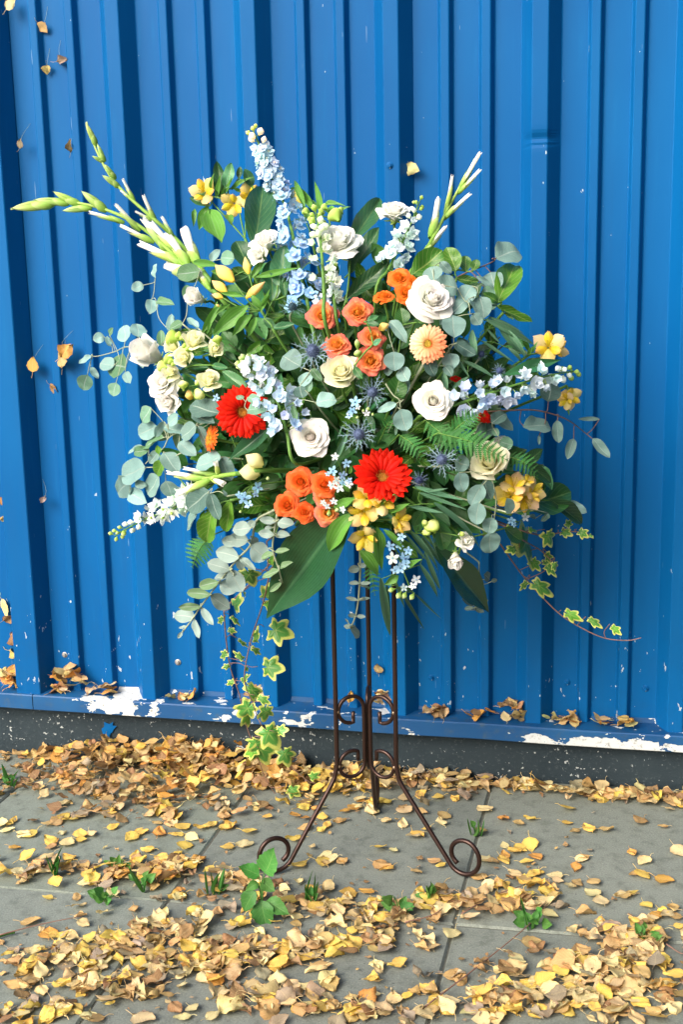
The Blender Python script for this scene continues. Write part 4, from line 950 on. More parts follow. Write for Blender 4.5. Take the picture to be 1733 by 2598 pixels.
single('laurel', 'laurel leaves just left of the blue delphinium below the white bloom', 2, [(640, 1335, 700, 1015, .52, (1.9, 1.7, 2.2)), (600, 1455, 580, 1135, .55, (1.9, 1.7, 2.2)), (700, 1420, 680, 1250, .4), (600, 1670, 780, 1640, .36, (1.5, 1.5, 1.9)), (530, 1590, 630, 1680, .5)], .02)
single('bright', 'broad mid-green leaf behind the upper right orange roses', 3, [(420, 985, 632, 815, .72, (.55, .7, .95))], .02)
single('bright', 'rounded green leaves above the right eucalyptus', 3, [(735, 965, 665, 795, .75, (.8, .8, 1)), (800, 965, 800, 858, .8, (.55, .65, 1)), (860, 960, 885, 880, .8, (.45, .55, 1)), (740, 1015, 895, 1040, .5, (.4, .5, 1))], .05)
single('bright', 'bright yellow-green laurel tip at the upper right edge', 3, [(1035, 1190, 1165, 905, .44), (1028, 1212, 1278, 1335, .30, (.55, .65, .7)), (1080, 1260, 1150, 1320, .4, (.4, .5, .7)), (1040, 1190, 930, 1120, .5, (.6, .8, 1.6))], .04)
single('bright', 'bright green leaves hanging at the lower left edge', 4, [(1022, 1285, 970, 1512, .58), (1132, 1228, 1108, 1432, .48), (960, 1300, 945, 1360, .6), (700, 960, 640, 1060, .7), (660, 920, 650, 860, .8)], -.01)
single('aspid', 'huge dark ribbed leaf pointing down left below the red gerbera', 7, [(1110, 60, 630, 708, .40)], -.05, 'aspidistra_leaf', roll=.05, rad=.003)
single('aspid', 'dark ribbed leaf pointing down right under the lisianthus', 0, [(1000, 1255, 1128, 1408, .30)], .0, 'aspidistra_leaf', roll=.1)
single('laurel', 'dark pointed leaf under the right orange lilies', 6, [(800, 1165, 1078, 1082, .58, (1.2, 1.2, .8)), (960, 1130, 1160, 1275, .36, (.8, .8, .8)), (800, 880, 960, 1020, .3, (1.2, 1.2, 1.4))], .03)
single('aspid', 'dark folded leaf below the left red gerbera', 4, [(1465, 690, 1125, 965, .30)], -.0, 'aspidistra_leaf', roll=.1)
single('aspid', 'ribbed green leaf above the right larkspur', 6, [(670, 365, 1030, 268, .20, (2.4, 2.2, 2.2))], .0, 'aspidistra_leaf', roll=.1)
single('laurel', 'dark leaf beside the left freesia and red gerbera', 4, [(1255, 520, 1078, 368, .36, (2.0, 1.8, 1.8)), (1010, 330, 1120, 350, .4, (2.0, 1.8, 2.2)), (830, 350, 990, 345, .3, (2, 2, 2.4)), (1100, 240, 1180, 300, .4)], -.0)
single('laurel', 'round dark leaf beside the upper sea holly in the middle', 5, [(1090, 832, 1150, 625, .82, (1.0, 1.1, .5)), (1170, 235, 1150, 95, .9, (1.1, 1.2, .7)), (1390, 210, 1260, 190, .6, (1.1, 1.2, .7))], -.005)
single('laurel', 'serrated rose leaves lying on the cream rose', 5, [(757, 590, 608, 590, .62, (1.6, 1.7, 1)), (775, 565, 852, 665, .5, (1.6, 1.6, 1.2)), (880, 210, 975, 160, .5, (2.2, 2.0, 2.2)), (880, 215, 985, 235, .5, (1.8, 1.6, 1.8)), (930, 390, 1000, 350, .7, (3, 2.6, 4))], -.045)
single('laurel', 'dark leaves behind the small cream lisianthus at lower right', 6, [(270, 1260, 310, 1440, .6, (1.6, 1.7, 1.2)), (180, 1190, 120, 1290, .6, (1.5, 1.6, 1.2)), (250, 1400, 340, 1360, .4, (1.5, 1.6, 1.2)), (680, 1300, 780, 1380, .6, (1.4, 1.4, 1))], .0)
# willow eucalyptus
W = 'narrow-leaved eucalyptus'
sprig('willow_eucalyptus', 'arching narrow-leaved eucalyptus between the peach gerbera and right yellow lily', 'eucalyptus', 'willow', 6,
      [(560, 25, 872, 182, .13), (580, 10, 800, 110, .10), (480, 90, 505, 243, .28), (540, 160, 735, 295, .14), (570, 80, 650, 170, .13), (380, 258, 462, 385, .16), (425, 280, 622, 382, .14), (455, 378, 355, 452, .22), (690, 90, 810, 260, .22), (640, 60, 780, 230, .2, (.7, .75, .7)), (700, 200, 790, 290, .25, (.7, .75, .7)), (300, 345, 318, 492, .26)],
      -.0, 'stem', group=W, roll=.5)
sprig('willow_eucalyptus', 'arching narrow eucalyptus leaves below the right sea hollies', 'eucalyptus', 'willow', 6,
      [(130, 1050, 425, 1135, .12, 0), (150, 1085, 445, 1195, .10), (245, 1150, 545, 1425, .12, 0), (90, 1165, 300, 1212, .15, 0), (95, 1315, 285, 1570, .12), (180, 1080, 330, 1060, .12), (60, 1330, 200, 1500, .1), (200, 1330, 270, 1480, .1)], -.04, 'stem', group=W, roll=.35)
sprig('willow_eucalyptus', 'narrow eucalyptus leaves drooping in front of the right stand rod', 'eucalyptus', 'willow', 7,
      [(1268, 485, 1318, 803, .13, 0), (1305, 515, 1320, 795, .08, 0), (1368, 535, 1515, 778, .06), (1355, 520, 1400, 650, .14, 0), (1430, 215, 1560, 375, .13), (1490, 405, 1600, 600, .13, 0), (1465, 580, 1610, 720, .08), (1520, 330, 1610, 560, .1), (1500, 250, 1640, 450, .12)], -.02, 'stem', group=W, roll=.35)
sprig('willow_eucalyptus', 'single long eucalyptus leaf curving down left of the red gerbera', 'eucalyptus', 'willow', 5, [(725, 1095, 585, 1390, .14, 0), (690, 1030, 640, 1150, .1)], -.03, 'stem', group=W)
# ferns
Fg = 'fern fronds on the right side'
frond(6, 300, 770, 525, 600, 11, .30, 'fern frond rising under the pointed white rose', -.02, Fg)
frond(6, 270, 720, 700, 890, 14, .22, 'fern frond lying over the right cream rose', -.045, Fg)
frond(6, 190, 640, 410, 890, 11, .30, 'fern frond hanging by the right sea holly', -.01, Fg)
frond(6, 30, 730, 185, 890, 9, .34, 'small fern tip above the red gerbera', -.01, Fg)
frond(6, 690, 860, 880, 985, 9, .30, 'fern tip behind the right orange lilies', .01, Fg)
frond(7, 290, 250, 195, 425, 9, .30, 'fern tip hanging at the lower left edge', .02, Fg)
frond(7, 1200, 400, 1235, 585, 8, .26, 'fern tip hanging under the yellow lilies', .0, Fg)
frond(5, 1000, 1120, 1090, 980, 8, .34, 'dark fern tip above the red gerbera near the sea holly', .02, Fg)
# ivy
ivS = [(45, 510), (60, 700), (90, 900), (150, 1080), (190, 1260), (240, 1410), (280, 1520), (330, 1650), (410, 1765)]
def ivy(label, k, leaves, stem, off, sc_=1.0):
    leaves = [(l_[0], l_[1], l_[0] + (l_[2] - l_[0]) * sc_, l_[1] + (l_[3] - l_[1]) * sc_, *l_[4:]) for l_ in leaves]
    return sprig('ivy_trail', label, 'ivy', 'ivy', k, [(*l_, None) if len(l_) == 5 else l_ for l_ in leaves], off, 'redStem', stem, 'trailing ivy', .0011, .35)
ivy('long ivy trail hanging left of the stand down to the ground leaves', 8,
    [(85, 505, 152, 455, .9), (80, 545, 145, 610, .4), (50, 560, 5, 600, .8), (60, 640, 120, 660, .7), (75, 790, 20, 830, .8), (95, 880, 40, 900, .7), (120, 980, 70, 1010, .7), (130, 700, 200, 760, .3), (190, 860, 118, 800, .5), (190, 890, 205, 920, .8), (145, 1000, 205, 950, .7), (250, 1110, 150, 1230, .9), (190, 1165, 215, 1275, .9, (1.6, 1.3, .8)), (300, 1365, 215, 1440, .9), (255, 1370, 330, 1525, .95), (275, 1430, 185, 1475, .8, (1.6, 1.3, .6)), (455, 1680, 540, 1735, 1.0), (170, 985, 300, 1115, .5)], ivS, .06)
ivy('reddish ivy trail with cream-edged leaves below the big dark leaf', 8,
    [(308, 625, 480, 675, 1.05), (270, 890, 420, 905, 1.05), (315, 475, 340, 372, .8), (300, 450, 388, 525, .6, (1.6, 1.4, .8)), (215, 755, 290, 805, .5), (250, 765, 262, 650, .4), (330, 1130, 320, 1255, .85), (290, 1262, 400, 1410, .95), (380, 1320, 458, 1310, 1.0), (430, 1410, 475, 1535, 1.0), (600, 1645, 668, 1600, .8), (250, 1080, 345, 1130, .6)],
    [(350, 250), (340, 320), (300, 490), (230, 700), (190, 880), (185, 1000), (235, 1130), (290, 1270), (390, 1410), (470, 1530), (590, 1640), (655, 1665)], .04)
ivy('few variegated ivy leaves among the grey eucalyptus', 8, [(185, 225, 245, 345, 1.0, (.6, .6, .6)), (440, 405, 455, 285, .9), (340, 230, 370, 160, .9, (1.8, 1.5, .7)), (175, 390, 180, 425, .8, (.7, .7, .7))], [(330, 60), (340, 170), (330, 300)], .03)
ivy('green ivy tip sticking out at the lower right edge', 6, [(925, 1308, 975, 1420, .95), (1005, 1312, 1095, 1345, .85), (1050, 1305, 1090, 1245, .8), (1118, 1308, 1195, 1358, .9), (1190, 1335, 1222, 1362, .8), (818, 1312, 885, 1308, .7, (1.8, 1.5, .8))], [(820, 1330), (920, 1348), (1020, 1330), (1120, 1325), (1215, 1362)], .03, .85)
ivy('dark ivy leaves under the right edge of the arrangement', 6, [(750, 1330, 875, 1455, 1.0, (.8, .8, .8)), (690, 1295, 750, 1380, .9), (770, 1420, 700, 1440, .8, (.7, .7, .7)), (830, 1480, 890, 1550, .9, (1.4, 1.2, .9)), (930, 1440, 960, 1510, .7, (.7, .8, .6)), (980, 1500, 990, 1560, .8)], [(700, 1300), (780, 1370), (900, 1440), (1000, 1540)], .04)
ivy('thin ivy runner trailing to the right across the wall', 0, [(1212, 1328, 1290, 1378, .6), (1215, 1330, 1190, 1362, .6, (.7, .7, .7)), (1288, 1400, 1350, 1430, .6, (1.6, 1.4, .8)), (1345, 1415, 1392, 1448, .5), (1400, 1432, 1434, 1462, .7, (1.5, 1.3, .8)), (1250, 1290, 1285, 1330, .7), (1265, 1300, 1240, 1280, .8)], [(1150, 1250), (1200, 1320), (1250, 1375), (1300, 1420), (1380, 1462), (1440, 1470), (1473, 1464)], .08, .70)

# ================================================================== FLOWERS
gladiolus(1, [(1200, 1090), (1060, 960), (900, 810), (760, 705), (600, 632), (430, 592), (300, 590), (180, 602), (60, 630)],
  [(310, 592, 52, 634, .16, 0), (390, 597, 185, 568, .15, 0), (455, 602, 288, 538, .17, 0), (520, 622, 345, 629, .16, 0), (605, 640, 453, 524, .20, 0), (705, 705, 508, 645, .20, .5), (795, 752, 653, 607, .22, .5), (875, 818, 683, 728, .22, .6),
   (955, 880, 805, 688, .24, .9), (1040, 940, 802, 832, .22, .8), (1025, 905, 858, 708, .24, 1.0), (1070, 950, 962, 785, .26, 1.0), (1120, 1010, 942, 950, .30, 1.1), (1190, 1080, 1125, 975, .35, 1.0)],
  'long white gladiolus stem arching out to the left, tip nearly horizontal', .06)
gladiolus(1, [(1160, 990), (1010, 810), (885, 695), (800, 622), (700, 530), (625, 440), (565, 335), (522, 235), (490, 132)],
  [(548, 275, 487, 128, .16, 0), (595, 360, 545, 255, .18, 0), (590, 365, 519, 322, .20, 0), (655, 460, 590, 365, .2, 0), (680, 505, 576, 432, .2, 0), (765, 580, 690, 463, .22, .4), (755, 580, 683, 525, .28, .5), (885, 695, 803, 558, .22, .6), (870, 695, 768, 645, .24, .8), (985, 790, 920, 673, .24, 1.0), (1130, 950, 1032, 768, .25, 1.1)],
  'white gladiolus stem pointing up at the upper left with green tip', .08)
gladiolus(3, [(460, 915), (540, 775), (610, 645), (680, 505), (740, 395), (800, 285), (870, 150)],
  [(745, 400, 900, 105, .16, .35), (745, 405, 912, 238, .18, .6), (650, 565, 728, 282, .16, .1), (640, 595, 824, 398, .17, .75), (548, 725, 625, 448, .17, .4), (500, 835, 658, 650, .18, .15), (470, 900, 560, 760, .2, 0)],
  'white gladiolus stem standing up on the right against the wall', .05)
gladiolus(4, [(1180, 1050), (1060, 1065), (960, 1080), (850, 1085), (760, 1068)],
  [(985, 1080, 712, 1058, .18, .5), (1045, 1060, 832, 1018, .20, .8), (1010, 1080, 765, 1198, .20, .9), (1060, 1060, 1030, 975, .45, 1.1), (1000, 1075, 1092, 1118, .45, 1.1)],
  'short gladiolus stem with white buds at the lower left', -.02)

spike(2, [(890, 1520), (810, 1180), (745, 860), (680, 650), (600, 480), (545, 340), (485, 190), (445, 100)], 'tall pale blue delphinium spike above the middle of the arrangement', ['delph'], 50, 140, 58, 0, .80, 7, .02,
      tints=((.92, .95, 1.05), (1.75, 1.38, 1.04)), budsize=.9, stemw=.004)
spike(4, [(1510, 780), (1440, 560), (1330, 400), (1230, 310)], 'pale blue larkspur hanging beside the left red gerbera with green bud tip', ['lark', 'bell', 'lark', 'bell'], 30, 140, 52, 0, .80, 30, -.045, 'larkspur', ((.82, .92, 1.08), (1.05, 1.05, 1.0)), budsize=.8, droop=.2, budkind='white')
spike(6, [(340, 560), (520, 500), (700, 440), (880, 385), (1020, 355), (1110, 340)], 'pale larkspur spike reaching out to the right with white bells', ['bell', 'lark', 'bell'], 24, 95, 52, .02, .72, 16, .0, 'larkspur', ((.85, .93, 1.08), (1.1, 1.1, 1.0)), budsize=.75, droop=.3)
spike(4, [(900, 1180), (780, 1270), (650, 1320), (500, 1385), (365, 1462)], 'white larkspur spike reaching out at the lower left', ['star', 'lark'], 17, 85, 60, 0, .66, 14, .02, 'larkspur', ((1.12, 1.08, 1.0), (1.15, 1.1, .95)), budsize=.65)
spike(3, [(240, 960), (320, 800), (400, 640), (470, 460)], 'white larkspur spike between the upper white rose and right gladiolus', ['lark', 'bell'], 18, 85, 55, 0, .72, 12, .03, 'larkspur', ((.95, 1.0, 1.05), (1.1, 1.08, .9)), budsize=.7)
spike(2, [(1012, 1410), (1000, 1200), (985, 1000), (965, 860), (950, 760)], 'green and white budded stem in front of the big white rose', ['bell'], 9, 105, 55, .1, .5, 22, -.05, 'larkspur', ((1.1, 1.1, .9), (1.1, 1.1, .8)), budsize=1.0, stemw=.0036, budkind='white')
spike(2, [(1090, 1420), (1075, 1300), (1070, 1180)], 'few white larkspur bells beside the thick green stem', ['bell', 'lark'], 6, 40, 55, 0, .9, 2, -.01, 'larkspur', ((1.1, 1.08, 1.0), (1.1, 1.1, .95)))
spike(2, [(1020, 1560), (1000, 1480), (985, 1420)], 'pale blue blooms just above the coral roses', ['lark', 'bell'], 7, 90, 55, 0, .9, 2, .0, 'larkspur', ((.9, .95, 1.06), (1, 1, 1)))

rose(5, 428, 1120, 160, -.05, .12, 'ivory', 'open white rose low in the middle of the arrangement', -.03)
rose(5, 1410, 835, 158, .05, .15, 'ivory', 'open white rose with pointed petals right of the middle', -.02)
rose(5, 680, 618, 138, -.05, .35, 'cream', 'cream rose below the coral roses in the centre', -.03)
rose(3, 560, 1160, 165, .35, .45, 'white', 'large white rose beside the upper right orange roses', -.04)
rose(2, 1120, 985, 185, .10, .95, 'white2', 'big white rose seen from the side at the top of the arrangement', .0)
rose(3, 285, 535, 112, -.05, 1.3, 'white2', 'small white rose on a long stem at the top right', .05)
rose(2, 545, 985, 115, -.35, .75, 'lizw', 'white bloom seen from the side left of the delphinium', -.02, name='lisianthus', cat='lisianthus')
rose(2, 490, 1090, 85, -.55, -.1, 'lizw', 'white petals drooping under the side-on white bloom', -.02, name='lisianthus', cat='lisianthus')
rose(4, 635, 275, 82, -.7, .35, 'tight', 'half-open white rose at the far left edge', .02)
rose(4, 690, 440, 112, -.45, .25, 'white2', 'wide open white rose at the left edge', -.01)
rose(4, 725, 580, 92, -.35, -.2, 'lizw', 'white petals below the left edge rose', -.005, name='lisianthus', cat='lisianthus')
rose(6, 590, 900, 112, -.25, .25, 'cream', 'cream rose half covered by fern at the right', -.0)
rose(6, 655, 800, 62, .1, .5, 'lizw', 'pale bloom above the fern covered cream rose', .03, name='lisianthus', cat='lisianthus')
rose(6, 440, 1380, 64, .35, .45, 'lizw', 'small cream lisianthus at the lower right', -.03, name='lisianthus', cat='lisianthus')
rose(6, 375, 1470, 40, -.1, -.9, 'tight', 'closed cream lisianthus bud hanging at the lower right', -.03, name='lisianthus', cat='lisianthus')
rose(2, 25, 1440, 62, -.6, .2, 'tight', 'small white bloom behind the yellow lily buds on the left', .03, name='lisianthus', cat='lisianthus')
for x, y, r_, dx, dy, l_ in [(890, 185, 78, .2, .7, 'upper cream freesia bloom on the left side'), (765, 222, 64, -.6, .5, 'cream freesia bloom nearest the left white rose'), (830, 285, 66, -.2, .1, 'lowest bloom of the cream freesia cluster on the left'),
                         (1030, 232, 58, .25, .25, 'open cream freesia showing its throat left of the larkspur'), (995, 440, 74, .15, .45, 'cream freesia directly left of the red gerbera'), (735, 385, 52, .3, .4, 'small cream bloom above the left edge rose')]:
    rose(4, x, y, r_, dx, dy, 'liz', l_, -.02, name='freesia', cat='freesia')
def buds(k, items, label, off=0.0, kind='green', name='freesia_buds', cat='buds', tint=None):
    ps = [pt(k, (i[0] + i[2]) / 2, (i[1] + i[3]) / 2, off) for i in items]; root = sum(ps, Vector()) / len(ps) + Vector((0, .02, -.01)); th = thing(name, label, cat, root)
    for bx, by, tx, ty, w_ in items:
        a, e = pt(k, bx, by, off), pt(k, tx, ty, off - .005); d = e - a
        ob('bud', BUD[kind], th, zframe(a - root, d, d.length) @ Matrix.Diagonal((w_ * 1.6, w_ * 1.6, 1, 1)), tint or (1, 1, 1))
        b = MB().add(*tube([q - root for q in spline([a, a.lerp(root, .5), root], 3)], .0013, 4)); ob('flower_stalk', b.mesh('flower_stalk', M['stem']), th)
    stem_to_heart(th, root, root - HEART, .0018); return th
buds(4, [(800, 160, 712, 150, .9), (820, 150, 770, 125, .8), (830, 170, 800, 140, .8), (850, 215, 815, 195, .9), (870, 235, 835, 215, .9), (760, 300, 695, 285, .9), (760, 320, 720, 300, .9), (770, 330, 740, 325, .9), (1060, 200, 1040, 130, .9)], 'green freesia buds among the cream blooms on the left', -.03, tint=(1.3, 1.2, .9))
buds(4, [(940, 460, 900, 435, .9), (900, 545, 945, 510, 1.0), (720, 345, 650, 335, .8), (825, 500, 815, 430, 1.0)], 'pale buds near the left edge white rose', -.02, tint=(1.8, 1.5, 1.6))
buds(4, [(1350, 1000, 1235, 925, .95), (1330, 1050, 1190, 1035, 1.0)], 'two cream lily buds in the shade left of the orange roses', -.03, 'lily', 'lily_buds', tint=(.95, .92, .8))
buds(5, [(820, 500, 800, 430, .9), (810, 440, 800, 345, .5)], 'green rosebud left of the lowest coral rose', -.04, name='rose_bud')
buds(6, [(250, 1330, 225, 1260, 1.0), (215, 1345, 190, 1310, 1.0), (180, 1290, 195, 1255, .8), (400, 1350, 430, 1330, .8)], 'lime green lisianthus buds at the lower right', -.03, name='lisianthus_buds', tint=(1.3, 1.2, .9))
buds(3, [(175, 1385, 250, 1345, .9)], 'yellow petal lying right of the coral roses', -.03, 'yellow', 'yellow_bud')

CG = [(527, 152, 112, 0, .2, 'coral', 'left upper coral and yellow spray rose'), (812, 128, 108, .05, .2, 'coral2', 'right upper coral spray rose'), (640, 382, 104, -.05, .55, 'coral2', 'coral spray rose above the cream rose'),
      (925, 325, 96, .2, .35, 'coral', 'pinkish coral spray rose below the right upper one'), (912, 518, 110, 0, .12, 'coral2', 'lowest coral spray rose right of the cream rose')]
for x, y, r_, dx, dy, kd, l_ in CG: rose(5, x, y, r_, dx, dy, kd, l_, -.035, 'coral spray roses in the centre', 'spray_rose', tint=(1, .9, 1.0))
for x, y, r_, dx, dy, l_ in [(325, 1010, 78, -.1, .45, 'orange spray rose left of the large white rose'), (375, 1118, 76, .2, .25, 'lower orange spray rose touching the large white rose'), (210, 1138, 66, -.2, 1.2, 'small orange spray rose seen side-on at the upper right'), (425, 1035, 42, .5, .3, 'orange petals peeking out beside the large white rose')]:
    rose(3, x, y, r_, dx, dy, 'orange', l_, -.02, 'upper right orange spray roses', 'spray_rose', tint=(1, 1.35, 1))
for k, x, y, r_, dx, dy, kd, l_ in [(5, 350, 1478, 102, -.1, .1, 'orange', 'large orange spray rose below the open white rose'), (5, 545, 1500, 98, .1, .2, 'orange2', 'orange spray rose half hidden by blue flowers'), (7, 733, 68, 66, -.1, .1, 'orange2', 'orange spray rose at the lower left of its cluster'),
                             (7, 832, 108, 56, .2, .35, 'orange', 'small orange spray rose with green sepals at the bottom'), (7, 970, 112, 72, .1, -.05, 'coral', 'pink-orange spray rose above the big dark leaf'), (7, 945, 20, 58, .1, .3, 'coral', 'pink-orange spray rose behind the white tweedia')]:
    rose(k, x, y, r_, dx, dy, kd, l_, -.04, 'lower orange spray roses', 'spray_rose')
gerbera(5, 1000, 1455, 245, .15, .45, 'red', 'large red gerbera in the lower middle', -.02, cup=16)
gerbera(4, 1215, 640, 185, .1, -.1, 'red', 'red gerbera on the left partly covered by larkspur', -.015, cup=10)
gerbera(5, 1372, 385, 160, -.35, -.05, 'peach', 'peach and cream gerbera right of the coral roses', -.03, tintf=lambda a: (1.0, .45 + .75 * (.5 + .5 * math.sin(a + .3)), .35 + .95 * (.5 + .5 * math.sin(a + .3))))
gerbera(4, 1010, 815, 95, -1.6, .3, 'orange', 'small orange gerbera seen edge-on at the left', .0)
gerbera(6, 545, 618, 60, .6, .8, 'red', 'red gerbera petals showing under the right larkspur', .02)
gerbera(6, 380, 392, 40, .2, 1.5, 'red', 'tiny glimpse of a red gerbera beside the pointed white rose', .03)

alstro(2, [(45, 575, 105, -.15, .1), (280, 690, 100, -.2, -.5), (425, 615, 100, .3, -.05)], 'peach-yellow lilies on a stem at the upper left', root=(380, 960), off=.04,
       leaves=[(90, 725, 203, 1025, .40), (85, 695, 15, 895, .40), (-20, 720, -30, 860, .28), (190, 640, 290, 475, .35), (270, 570, 445, 462, .22), (110, 560, 130, 440, .3), (150, 640, 195, 430, .25), (250, 760, 265, 860, .4), (470, 655, 705, 665, .05), (360, 590, 280, 560, .4)])
alstro(2, [], 'yellow lily buds and long green leaves at the left', root=(510, 1530), off=.0,
       buds=[(290, 1300, 140, 1165, .62), (235, 1385, 115, 1290, .62), (205, 1430, 115, 1400, .75), (390, 1430, 540, 1300, .50), (410, 1240, 380, 1100, .62), (180, 1500, 145, 1480, .8)],
       leaves=[(425, 1280, 565, 1058, .22), (465, 1262, 822, 1192, .15), (405, 1490, 130, 1725, .36), (435, 1560, 278, 1730, .32), (190, 1480, 25, 1725, .2), (160, 1455, 75, 1730, .12), (505, 1520, 425, 1395, .4), (505, 1535, 585, 1355, .26), (180, 1180, -50, 1140, .22), (370, 1420, 180, 1390, .2), (260, 1480, 140, 1560, .22), (500, 1500, 600, 1400, .3), (240, 1240, 110, 1220, .4), (470, 1580, 400, 1750, .3)])
alstro(2, [], 'green lily buds and leaf tips above the big white rose', root=(900, 900), off=.07,
       buds=[(830, 680, 780, 560, .75)], leaves=[(840, 680, 740, 540, .3), (860, 720, 770, 480, .18), (930, 740, 820, 560, .2), (1000, 780, 938, 510, .15), (980, 760, 910, 640, .1), (1030, 720, 1130, 810, .4), (1000, 700, 1180, 690, .3), (1120, 750, 1220, 700, .3), (1060, 740, 1150, 830, .3), (920, 830, 840, 700, .3, (.7, .7, .7))])
buds(2, [(1040, 720, 990, 700, .9), (1130, 820, 1080, 740, .9), (1160, 760, 1120, 725, 1.0), (880, 760, 850, 730, 1.0)], 'small pale green buds above the big white rose', .05, name='green_buds', tint=(1.4, 1.3, 1.2))
alstro(6, [(945, 185, 95, -.2, .1), (1010, 195, 72, .6, .2)], 'yellow lily at the right edge above the larkspur', root=(830, 240), off=.03, leaves=[(820, 240, 850, 190, .5), (830, 225, 780, 140, .3), (850, 230, 880, 160, .3)])
alstro(6, [(1085, 505, 68, .2, -.3), (1050, 520, 55, -.7, -.2)], 'small yellow lily hanging under the right larkspur tip', root=(1060, 430), off=.04, leaves=[(1060, 440, 1140, 480, .15), (1050, 540, 1075, 615, .25)])
alstro(6, [(705, 1100, 98, -.3, .15), (735, 1030, 78, -.1, .6), (810, 1130, 88, .2, -.4), (870, 1075, 74, .7, .1), (820, 1005, 48, .3, .8)], 'cluster of orange-yellow lilies at the right side', root=(720, 1220), off=-.01, leaves=[(780, 1180, 860, 1200, .3)])
alstro(7, [(1185, 20, 82, -.1, .3), (1285, 45, 78, .3, .1), (1160, 112, 88, -.3, -.1), (1390, 155, 68, .7, .0), (1175, 268, 82, -.1, -.6), (1380, 205, 40, .0, -1.2)], 'bright yellow lilies hanging below the red gerbera', root=(1235, 150), off=-.05,
       leaves=[(1130, 108, 962, 338, .36), (1150, 325, 1258, 475, .48, (.8, .8, .7)), (1245, 195, 1262, 435, .42, (.7, .75, .7)), (1285, 208, 1398, 322, .26), (1300, 112, 1445, 62, .28), (1000, 80, 1135, 28, .38), (1370, 470, 1288, 525, .48), (1420, 425, 1498, 378, .42), (1240, 90, 1350, 5, .2)])
buds(4, [(870, 560, 855, 490, 1.2)], 'yellow petal glimpsed under the left freesia', .0, 'yellow', 'yellow_bud')

thistle(5, 450, 458, 175, 0, .25, 'large blue sea holly left of the coral roses', -.045, 1.05)
thistle(5, 920, 775, 130, .1, .1, 'sea holly above the blue tweedia in the centre', -.03, 1.05)
thistle(5, 815, 1110, 140, .05, .1, 'sea holly above the large red gerbera', -.035, 1.05)
thistle(6, 290, 888, 105, 0, .15, 'blue-grey sea holly below the fern at right', -.035, 1.1)
thistle(6, 155, 1012, 72, -.1, .1, 'dark sea holly close to the red gerbera on its right', -.02, .8, (.45, .45, .6))
thistle(2, 760, 1520, 110, 0, .5, 'dark green spiky sea holly at the foot of the delphinium', -.01, 1.0, (.45, .65, .5))
thistle(6, 530, 245, 60, .2, .3, 'dark sea holly behind the narrow eucalyptus leaves', .01, .8, (.45, .5, .6))
thistle(6, 640, 345, 62, .2, .3, 'small sea holly just above the right larkspur', .0, .8, (.7, .75, .9))

tweedia(4, [(1225, 1215, 52, 'tweed'), (1315, 1140, 44, 'tweed'), (1255, 1255, 34, 'tweed'), (1195, 1190, 30, 'tweed'), (1300, 1185, 28, 'tweed'), (1385, 1078, 20, 'bud'), (1210, 1290, 16, 'bud'), (1040, 548, 30, 'tweed')], 'blue star flowers at the lower left beside the orange roses', -.03)
tweedia(5, [(788, 848, 54, 'tweed'), (765, 918, 40, 'tweed'), (740, 955, 36, 'tweed'), (810, 885, 28, 'tweedw'), (880, 935, 34, 'tweedw'), (915, 910, 22, 'bud'), (935, 935, 18, 'bud'), (815, 970, 20, 'bud'), (860, 905, 18, 'bud')], 'blue star flowers with green buds in the centre', -.05)
tweedia(5, [(628, 1280, 36, 'tweedw'), (720, 1335, 42, 'tweed'), (610, 1395, 44, 'tweed'), (690, 1430, 44, 'tweed'), (640, 1470, 42, 'tweedw'), (600, 1510, 40, 'tweedw'), (660, 1530, 44, 'tweedw'), (735, 1500, 40, 'tweedw'), (690, 1490, 36, 'tweed'), (570, 1420, 26, 'tweed'), (740, 1470, 30, 'tweed')], 'pale blue and white star flowers beside the lower orange roses', -.065, leaves=[(740, 1420, 760, 1345, .4), (740, 1560, 690, 1500, .4)])
tweedia(7, [(1000, 50, 26, 'tweedw'), (960, 75, 24, 'tweedw'), (975, 95, 20, 'bud'), (1010, 100, 20, 'bud'), (1050, 95, 24, 'tweedw'), (940, 55, 20, 'tweedw')], 'white star flowers hanging over the pink-orange rose', -.07)
tweedia(7, [(1385, 250, 30, 'tweed'), (1325, 305, 34, 'tweed'), (1375, 300, 30, 'tweed'), (1335, 372, 42, 'tweedw'), (1405, 375, 42, 'tweed'), (1380, 430, 36, 'tweed'), (1425, 330, 30, 'tweed'), (1350, 440, 28, 'tweed'), (1410, 410, 30, 'tweed')], 'hanging bunch of light blue star flowers at the bottom', -.05)
tweedia(7, [(1470, 495, 34, 'tweedw'), (1450, 530, 26, 'tweedw'), (1385, 560, 26, 'bud'), (1415, 560, 24, 'bud'), (1460, 570, 24, 'bud'), (1355, 545, 24, 'bud'), (1400, 540, 26, 'tweedw')], 'cluster of white star buds hanging lowest at the bottom', -.05)
tweedia(6, [(718, 1258, 30, 'tweed'), (805, 1235, 32, 'tweedw'), (735, 1280, 20, 'tweed')], 'two small blue flowers under the right orange lilies', .0)

